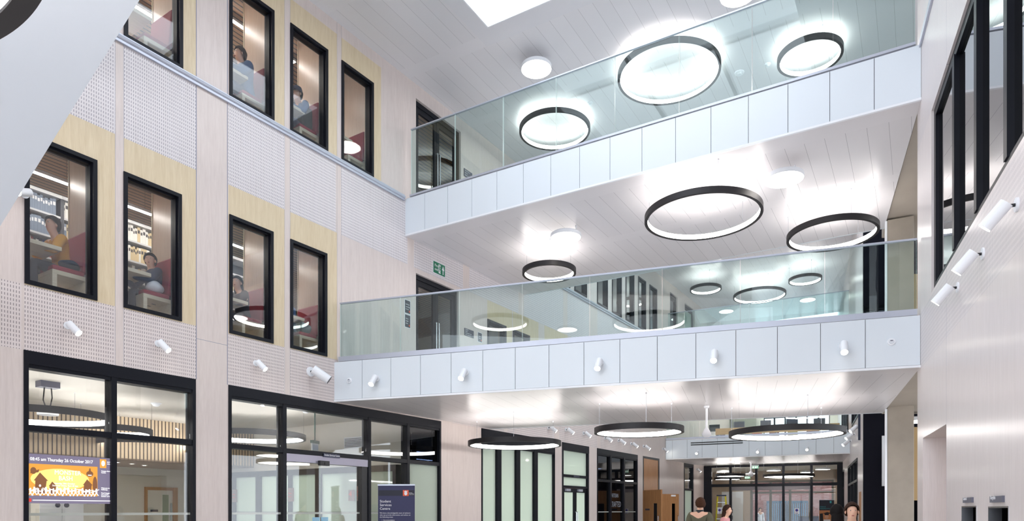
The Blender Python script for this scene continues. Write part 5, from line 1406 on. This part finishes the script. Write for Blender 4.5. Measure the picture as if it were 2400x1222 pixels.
# ================================================================== FAR END: ENTRANCE SCREEN, LOBBY, STREET
Lw = FE.l(*meet(FE, 0)[1])[0]
_wn[0] += 1
r = thing('window_%d' % _wn[0], 'black-framed entrance screen with glazed doors at the far end of the ground floor', 'glazing', FE.w(0,0,0), FE.a, kind='structure')
mb = MB(); mb.box(0, .35, -.05, .15, 0, 3.56); mb.box(Lw-.22, Lw, -.05, .15, 0, 3.56); mb.box(.35, Lw-.22, -.05, .15, 3.48, 3.56); obj('frame', mb, NAVY, r)
ex = lambda px: FE.x(px)
for px in (1712, 1772.5, 1836, 1902): mb = MB(); mb.box(ex(px)-.05, ex(px)+.05, -.05, .12, 0, 3.48); obj('mullion', mb, NAVY, r)
zt = FE.at(1800, 1138)[1]
mb = MB(); mb.box(.35, Lw-.22, -.05, .12, zt-.05, zt+.08); obj('transom', mb, NAVY, r)
bx = [.35]+[ex(p) for p in (1712,1772.5,1836,1902)]+[Lw-.22]
for a, b in zip(bx, bx[1:]):
    mb = MB(); mb.box(a+.05, b-.05, .03, .045, zt+.08, 3.48); obj('pane', mb, GLASSE, r)
    mb = MB(); mb.box(a+.05, b-.05, .03, .045, .05, zt-.05); obj('pane', mb, GLASSE, r)
mb = MB(); mb.box(bx[1], bx[4], -.02, .1, zt-.22, zt-.05); obj('operator_box', mb, mat('grey_operator_box', (118,112,116), .4), r)
PUR = mat('purple_sticker_print', (66,60,150), .5)
for px, lab in ((1686, 'left'), (1867, 'right')):
    x0 = ex(px)-.09
    s = thing('push_sticker', 'white sticker with a purple round symbol on the entrance glass, the %s one' % lab, 'sticker', FE.w(x0, .022, 1.34), FE.a, 'stickers on the entrance glass')
    mb = MB(); mb.box(0,.19,0,.004,0,.25); obj('backing', mb, WHITE, s)
    mb = MB(); mb.plate([(.095+.06*math.cos(a*PI/10), .165+.065*math.sin(a*PI/10)) for a in range(20)], -.002, 0); obj('symbol', mb, PUR, s)
    mb = MB(); mb.box(.088,.102,-.003,-.002,.12,.21); mb.box(.04,.15,-.003,0,.03,.05); obj('bar', mb, PUR, s)
def exitbox(px, py, Y, label, zc):
    z = EYE+(CY-py)*Y/FOC; X, _ = ground(px, Y)
    s = thing('exit_sign', label, 'sign', (X, Y, z), FE.a, 'green hanging exit signs')
    mb = MB(); mb.box(-.13,.13,-.02,.02,0,.11); obj('panel', mb, emit('exit_green', (24,150,96), .8), s)
    mb = MB(); mb.box(-.1,-.05,-.022,-.02,.02,.09); mb.box(.0,.04,-.022,-.02,.02,.09); mb.plate([(.06,.05),(.11,.05),(.085,.09)], -.022, -.02); obj('pictogram', mb, emit('exit_white', (255,255,255), 1.0), s)
    mb = MB(); mb.box(-.14,.14,-.03,.03,.11,.16); obj('housing', mb, WHITE, s)
    mb = MB(); mb.cyl((-.07,0,.16),(-.07,0,zc-z), .006, seg=6); mb.cyl((.07,0,.16),(.07,0,zc-z), .006, seg=6); obj('stem', mb, WHITE, s)
exitbox(1770, 1099, 28.6, 'green hanging exit sign in front of the entrance screen', 3.57)
exitbox(1752, 1123, 33.8, 'second green exit sign hanging inside the glazed lobby', 3.56)
# lobby
LB = mat('beige_lobby_wall', (186,168,150), .7)
mb = MB(); mb.box(-2.2, -2.1, .15, 5.4, 0, 3.6); mb.box(Lw+.6, Lw+.7, .15, 5.4, 0, 3.6); mb.box(-2.2, .0, .15, .25, 0, 3.6); mb.box(-2.2, 1.35, 5.3, 5.4, 0, 3.6); mb.box(1.35, Lw+.7, 5.3, 5.4, 3.05, 3.6); mb.box(5.35, Lw+.7, 5.3, 5.4, 0, 3.6)
struct('wall_lobby', mb, LB, 'beige walls and bulkhead of the glazed entrance lobby', 'wall', FE)
mb = MB(); mb.box(-2.2, Lw+.7, .15, 5.4, 3.56, 3.62)
struct('ceiling_lobby', mb, BWALL, 'plain ceiling of the glazed entrance lobby', 'ceiling', FE)
OLV = mat('olive_bronze_frame', (104,98,84), .45)
r = thing('door_14', 'bronze-framed outer entrance doors opening to the brick street', 'door', FE.w(1.35, 5.32, 0), FE.a, kind='structure')
mb = MB(); ww = 4.0
for x in (0, .95, 1.9, 2.85, 3.9): mb.box(x, x+.12, 0, .1, 0, 3.05)
mb.box(0, ww, 0, .1, 2.95, 3.05); mb.box(0, ww, 0, .1, 2.38, 2.48); obj('frame', mb, OLV, r)
for x in (.12, 1.07, 2.02, 2.97): mb = MB(); mb.box(x, x+.83, .04, .05, 0, 2.95); obj('pane', mb, GLASSE, r)
# white sheet/board with red notices on the left lobby wall
r = thing('notice_board', 'white wall panel with small red and grey notices left in the lobby', 'notice board', FE.w(-.1, 5.26, .2), FE.a)
mb = MB(); mb.box(0,1.1,0,.03,0,2.3); obj('board', mb, WHITE, r)
for i, (x, z, m_) in enumerate(((.05,1.15,RED),(.05,.85,RED),(.35,1.15,GREYC),(.35,.80,GREYC))): mb = MB(); mb.box(x,x+.22,-.006,0,z,z+.22); obj('notice_sheet', mb, m_, r)
# stepladder
r = thing('stepladder', 'yellow stepladder with a dark top tray standing in the lobby', 'ladder', (*ground(1691, 33.6), 0), FE.a+.15)
YL = mat('yellow_fibreglass', (216,204,40), .5); Ht = 2.2
for s in (-1,1):
    mb = MB(); mb.plate([(s*.30-.03,0),(s*.30+.03,0),(s*.18+.03,Ht),(s*.18-.03,Ht)], -.02, .03); st = obj('front_stile', mb, YL, r)
    mb = MB(); n = len(mb.v); mb.v += [(s*.36-.025,.75,0),(s*.36+.025,.75,0),(s*.36+.025,.79,0),(s*.36-.025,.79,0),(s*.2-.025,.06,Ht),(s*.2+.025,.06,Ht),(s*.2+.025,.1,Ht),(s*.2-.025,.1,Ht)]
    mb.f += [(3,2,1,0),(4,5,6,7),(0,1,5,4),(1,2,6,5),(2,3,7,6),(3,0,4,7)]; mb.m += [0]*6; obj('rear_stile', mb, YL, r)
for k in range(1,8):
    z = k*.27; hw = .30-.12*z/Ht; mb = MB(); mb.box(-hw, hw, -.02, .08, z-.012, z+.012); obj('tread', mb, STEEL, r)
mb = MB(); mb.box(-.23,.23,-.05,.16,Ht,Ht+.06); obj('top_tray', mb, NAVYC, r)
# careers banner
r = thing('pull_up_banner', 'pull-up banner with teal heading and graduates in caps at the right of the entrance screen', 'banner', (*ground(1937.5, 28.4), 0), FE.a+.3)
mb = MB(); mb.box(-.29,.29,0,.005,.05,1.92); obj('printed_sheet', mb, mat('charcoal_banner_print', (38,42,54), .6), r)
mb = MB(); mb.box(-.29,.29,-.002,0,.05,1.50); ph_ = obj('photo_print', mb, mat('orange_photo_print', (196,130,84), .6), r)
mb = MB(); mb.box(-.30,.30,-.01,.015,1.92,1.94); obj('top_rail', mb, CAPM, r)
mb = MB(); mb.box(-.33,.33,-.1,.1,0,.06); obj('base_cassette', mb, CAPM, r)
TEAL = mat('teal_print', (70,170,176), .6)
for t, s, z in (('Careers &', .07, 1.63), ('Employability Service', .06, 1.56)): o = obj('lettering', text_mesh(t, s, TEAL), None, r, (-.26, -.003, z)); o.scale.x = .75
mb = MB(); mb.box(.12,.19,-.003,0,1.80,1.89); obj('logo_tile', mb, TEAL, r)
mb = MB(); mb.plate([(.0+.075*math.cos(a*PI/8), 1.24+.10*math.sin(a*PI/8)) for a in range(16)], -.004, -.002); obj('printed_face', mb, mat('printed_skin', (206,156,124), .6), ph_)
mb = MB(); mb.plate([(-.15,1.37),(0,1.33),(.17,1.38),(.02,1.43)], -.006, -.004); mb.plate([(-.08,1.30),(.08,1.30),(.08,1.36),(-.08,1.36)], -.005, -.004); mb.plate([(-.27,.9),(-.12,.9),(-.15,1.38),(-.27,1.36)], -.004, -.002); obj('printed_caps', mb, BLACK, ph_)
mb = MB(); mb.plate([(-.15,.6),(.17,.6),(.14,1.12),(-.12,1.12)], -.004, -.002); obj('printed_gown', mb, WHITEC, ph_)
# street
FX = Fr(*FE.w(-14, 14).xy, *FE.e)
BLUEW = mat('blue_grey_louvre', (52,84,108), .6)
mb = MB(); mb.box(-6, 40, 0, .3, 0, 6.2); struct('facade_brick', mb, BRICK, 'red brick facade across the street beyond the entrance', 'facade', FX)
mb = MB(); mb.box(-30, 30, 5.4, 14, -.02, .0); struct('ground_street', mb, mat('grey_paving', (150,146,144), .85), 'grey paving of the street beyond the entrance', 'ground', FE)
_pl = None
for i in range(9):
    xa = 15.2+i*1.25
    if i in (2,): continue
    r = thing('louvred_gate', 'blue-grey slatted gate along the brick facade, %s from the left' % ('first','second','third','third','fourth','fifth','sixth','seventh','eighth')[i], 'gate', FX.w(xa, -.15, 0), FX.a, 'blue-grey gates on the brick facade')
    if _pl is None:
        mb = MB(); mb.box(0,1.2,0,.05,0,.12); mb.box(0,1.2,0,.05,1.95,2.1); mb.box(0,.06,0,.05,.12,1.95); mb.box(1.14,1.2,0,.05,.12,1.95); a_ = obj('frame', mb, BLUEW, r)
        mb = MB()
        for k in range(9): mb.box(.08+k*.118,.15+k*.118,.01,.04,.12,1.95)
        b_ = obj('slats', mb, mat('pale_blue_slat', (82,116,142), .6), r); _pl = (a_, b_)
    else:
        for o_ in _pl: c_ = o_.copy(); COL.objects.link(c_); c_.parent = r
BW2 = emit('sky_lit_blue_glass', (150,190,216), .6)
for i, xa in enumerate((15.6, 18.4, 20.6, 23.2)):
    r = thing('facade_window', 'blue-framed window in the brick facade across the street, %s from the left' % ('first','second','third','fourth')[i], 'window', FX.w(xa, -.02, 3.35), FX.a, 'windows of the brick facade')
    mb = MB(); mb.box(0,.07,-.05,.02,0,2.6); mb.box(1.33,1.4,-.05,.02,0,2.6); mb.box(.66,.74,-.05,.02,0,2.6); mb.box(.07,1.33,-.05,.02,0,.07); mb.box(.07,1.33,-.05,.02,2.53,2.6); obj('frame', mb, BLUEW, r)
    mb = MB(); mb.box(.07,1.33,-.01,.01,.07,2.53); obj('pane', mb, mat('blue_facade_glass', (64,104,142), .15), r)
r = thing('lobby_desk', 'navy reception plinth standing outside the entrance glass', 'plinth', (*ground(1900, 35.6), 0), FE.a)
mb = MB(); mb.box(-.55,.55,-.2,.2,0,1.15); obj('body', mb, mat('navy_plinth', (40,48,96), .5), r)
mb = MB(); mb.box(-.6,.6,-.25,.25,1.15,1.2); obj('top', mb, SIGNG, r)

for k, (x_, y_) in enumerate(((.6,1.6),(2.9,1.6),(5.0,1.6),(1.6,3.9),(4.2,3.9))):  # ceiling lamps added to brighten the dark lobby
    p_ = FE.w(x_, y_); disc_lamp((p_.x, p_.y), 3.36, .315, 3.56, 'white disc lamp added on the ceiling of the glazed entrance lobby, %s' % ('left of the front row','middle of the front row','right of the front row','left of the rear row','right of the rear row')[k], 'disc lamps added in the lobby')
for k, y_ in enumerate((-1.2, 1.2, 3.2)):  # tubes added to brighten the far computer area
    r = thing('linear_light', 'linear light added over the first-floor computer area, %s row' % ('front','middle','rear')[k], 'linear light', FE.w(.6, y_, 7.2), FE.a, 'linear lights added over the computer area')
    mb = MB(); mb.box(0, 5.4, -.05, .05, .012, .06); obj('housing', mb, WHITE, r)
    mb = MB(); mb.box(.02, 5.38, -.045, .045, 0, .012); obj('diffuser', mb, LINEG, r)
    mb = MB(); mb.cyl((.5,0,.05),(.5,0,.24), .005, seg=6); mb.cyl((4.9,0,.05),(4.9,0,.24), .005, seg=6); obj('hanger', mb, STEEL, r)
# ---- first floor at the far end: computers, desks, windows to the sky ----------
end = 4.6
mb = MB(); xw = FE.l(*meet(FE, end)[0])[0]; xe = FE.l(*meet(FE, end)[1])[0]
m2 = [(xw-.3, xe+.3, 0, 0)]
def end_wall(name, z0, z1, sills, label, dd):
    a = FE.l(*meet(FE, dd)[0])[0]-.3; b = FE.l(*meet(FE, dd)[1])[0]+.3
    mb = MB()
    za, zb, xa, xb = sills
    mb.box(a, b, dd, dd+.2, z0, za); mb.box(a, b, dd, dd+.2, zb, z1)
    if xa > a: mb.box(a, xa, dd, dd+.2, za, zb)
    if xb < b: mb.box(xb, b, dd, dd+.2, za, zb)
    struct(name, mb, BWALL, label, 'wall', FE)
    _wn[0] += 1
    r = thing('window_%d' % _wn[0], 'bright mullioned end '+label.split('end wall')[1].strip(' ,')+' window towards the sky', 'window', FE.w(0, dd, 0), FE.a, kind='structure')
    n = 6; mb = MB()
    for k in range(n+1): x = xa+(xb-xa)*k/n; mb.box(x-.04, x+.04, .02, .12, za, zb)
    mb.box(xa, xb, .02, .12, (za+zb)/2-.03, (za+zb)/2+.03); obj('frame', mb, NAVY, r)
    mb = MB(); mb.box(xa, xb, .06, .07, za, zb); obj('pane', mb, GLASSE, r)
yw = lambda px, dd: FE.x(px, dd)
end_wall('wall_end_first', DECK1-.3, CEIL1+.1, (5.3, 7.2, yw(1790, 4.6), yw(1945, 4.6)), 'pale end wall of the first floor computer area', 4.6)
end_wall('wall_end_second', CEIL1+.1, TOP+.2, (8.6, 10.85, yw(1768, 4.6), yw(1990, 4.6)), 'pale end wall of the second floor landing', 4.6)
mb = MB(); a, b = meet(FE, -.1); c, d = meet(FE, 4.8)
mb.prism([a, b, d, c], 3.63, DECK1); struct('floor_first_far', mb, CARPET, 'first-floor slab over the entrance lobby', 'floor', loc=(0,0,0))
# grey screens between the windows
for i, (p0, p1) in enumerate(((1662,1712),(1716,1772))):
    mb = MB(); x0, x1 = yw(p0, 4.2), yw(p1, 4.2); mb.box(x0, x1, 4.2, 4.25, DECK1, 6.6)
    o = struct('wall_partition_far_%d' % (i+1), mb, mat('grey_green_partition', (128,128,118), .6), ('left' if i == 0 else 'right')+' grey partition behind the first-floor computers', 'wall', FE)
mb = MB(); X, Y = ground(1640, 33); mb.box(X-.25, X+.25, Y, Y+.3, DECK1, CEIL1); struct('pillar_timber', mb, T_YEL, 'timber-clad pillar at the left of the first-floor computer area', 'pillar', loc=(0,0,0))
FD = Fr(*ground(1677, 30.6), *(Vector(ground(1968, 28.6))-Vector(ground(1677, 30.6))))
r = thing('computer_desk', 'long orange timber computer desk behind the far first-floor balustrade', 'desk', FD.w(0,0,DECK1), FD.a)
dl_ = FD.x(1968)
mb = MB(); mb.box(0, dl_, 0, .7, .70, .74); obj('worktop', mb, T_DESK, r)
mb = MB(); mb.box(0, dl_, -.02, .0, .52, .80); obj('privacy_screen', mb, T_DESK, r)
for x in (.1, dl_/2, dl_-.1): mb = MB(); mb.box(x-.03, x+.03, .05, .65, 0, .70); obj('leg', mb, BLACK, r)
for i, (p0, p1, pt, pb, lab) in enumerate(((1662,1687,996,1012,'black computer monitor at the left end of the first-floor desk'),(1719,1745,989,1005,'grey-backed computer monitor, second along the first-floor desk'),(1782,1807,986,1001,'pale grey computer monitor, third along the first-floor desk'),
                                         (1843,1870,982,998,'blue-grey computer monitor, fourth along the first-floor desk'),(1907,1934,981,997,'dark computer monitor, right-hand end of the first-floor desk'))):
    x0, x1 = FD.x(p0, .3), FD.x(p1, .3); z1 = FD.at((p0+p1)/2, pt, .3)[1]; z0 = FD.at((p0+p1)/2, pb, .3)[1]
    if i == 0: x0, x1 = x0+.0, x1
    m_ = thing('monitor', lab, 'monitor', FD.w((x0+x1)/2, .3, DECK1+.74), FD.a, 'monitors on the first-floor desk')
    hw = (x1-x0)/2
    mb = MB(); mb.box(-hw, hw, 0, .03, z0-DECK1-.74, z1-DECK1-.74); obj('casing', mb, (BLACK, SIGNL, SIGNL, NAVYC, SIGNG)[i], m_)
    mb = MB(); mb.box(-hw+.015, hw-.015, .03, .033, z0-DECK1-.72, z1-DECK1-.76); obj('screen', mb, mat('monitor_glass', (50,54,62), .2), m_)
    mb = MB(); mb.box(-.03,.03,.0,.025,0,max(.05, z0-DECK1-.74)); mb.box(-.12,.12,-.06,.1,0,.012); obj('stand', mb, BLACK, m_)
_ch = None
for i, (px, c) in enumerate(((1690,(92,30,56)),(1735,(140,136,128)),(1775,(196,88,80)),(1815,(120,40,60)),(1858,(176,160,52)),(1905,(110,36,58)))):
    X, Y = ground(px, 32.0 if px > 1700 else 33.2)
    r = thing('task_chair', '%s task chair behind the first-floor desk, %s from the left' % (('maroon','pale grey','coral','plum','yellow','burgundy')[i], ('first','second','third','fourth','fifth','sixth')[i]), 'chair', (X, Y, DECK1), FD.a, 'task chairs at the first-floor desk')
    cm = mat('chair_fabric', c, .85)
    mb = MB(); mb.box(-.23,.23,-.22,.22,.43,.5); obj('seat', mb, cm, r, bevel=.02)
    mb = MB(); mb.box(-.22,.22,-.25,-.19,.55,.92); obj('backrest', mb, cm, r, bevel=.02)
    mb = MB(); mb.cyl((0,0,.1),(0,0,.43), .03, seg=10); obj('column', mb, BLACK, r)
    mb = MB()
    for k in range(5): a = 2*PI*k/5; mb.cyl((0,0,.1),(.27*math.cos(a),.27*math.sin(a),.05), .02, seg=8)
    obj('star_base', mb, BLACK, r)
# ================================================================== PEOPLE ON THE GROUND FLOOR
SK1 = (222,176,150)
person('brown-haired person in an olive jumper with a dark collar walking away at bottom centre', (*ground(1640, 13.4), 0), PI*.82, H=1.76, top=OLIVE, legs=JEAN, hair=HAIRM, collar=BLACK, look=.55)
person('person in a pink jumper standing just right of the person in olive', (*ground(1694, 14.6), 0), 1.0, H=1.63, top=PINK, legs=JEAN, hair=HAIRB, hair_len=.12, female=True, lean=.12)
person('person with long dark hair seen from behind at the lower right', (*ground(1962, 9.4), 0), PI*.9, H=1.59, top=DKC, legs=DKC, hair=HAIRK, hair_len=.30, female=True)
person('brown-haired person facing the camera beside the long dark-haired person', (*ground(1996, 8.7), 0), -.35, H=1.61, top=WHITEC, legs=JEAN, hair=HAIRB, look=.05, female=True)
person('person in a white shirt holding a phone to the ear outside the entrance doors', (*ground(1781, 40.0), 0), .1, H=1.66, top=WHITEC, jacket=None, legs=JEAN, hair=HAIRK, arms=(((-.24,-.06,1.16),(-.12,-.13,1.40)), None), look=.1)
# ================================================================== CAMERA, WORLD, OUTPUT
cam = bpy.data.cameras.new('camera'); co = bpy.data.objects.new('camera', cam); COL.objects.link(co)
co.location = (0, 0, EYE); co.rotation_euler = (PI/2, 0, 0)
cam.sensor_width = 36; cam.lens = 24; cam.shift_y = (CY-611)/2400; cam.clip_start = .05; cam.clip_end = 300
SC.camera = co
w = bpy.data.worlds.new('overcast_sky'); SC.world = w; w.use_nodes = True
nt = w.node_tree; bg = nt.nodes['Background']
tc = nt.nodes.new('ShaderNodeTexCoord'); sp = nt.nodes.new('ShaderNodeSeparateXYZ'); nt.links.new(tc.outputs['Generated'], sp.inputs[0])
up = M(nt, 'MULTIPLY_ADD', sp.outputs[2], .5, .5)
nt.links.new(mixc(nt, up, (.72,.77,.84), (.85,.92,1.0)), bg.inputs[0]); bg.inputs[1].default_value = SKY_STRENGTH
vs = SC.view_settings
SC.display_settings.display_device = 'sRGB'
vs.view_transform = 'Standard'; vs.look = 'None'; vs.exposure = EXPOSURE; vs.gamma = 1; vs.use_curve_mapping = False
cy = SC.cycles
cy.use_denoising = True
try: cy.denoiser = 'OPENIMAGEDENOISE'
except Exception: pass
cy.max_bounces = 9; cy.diffuse_bounces = 5; cy.glossy_bounces = 4; cy.transmission_bounces = 4; cy.transparent_max_bounces = 20
cy.sample_clamp_indirect = 6; cy.caustics_reflective = False; cy.caustics_refractive = False
cy.use_light_tree = True; cy.blur_glossy = .5
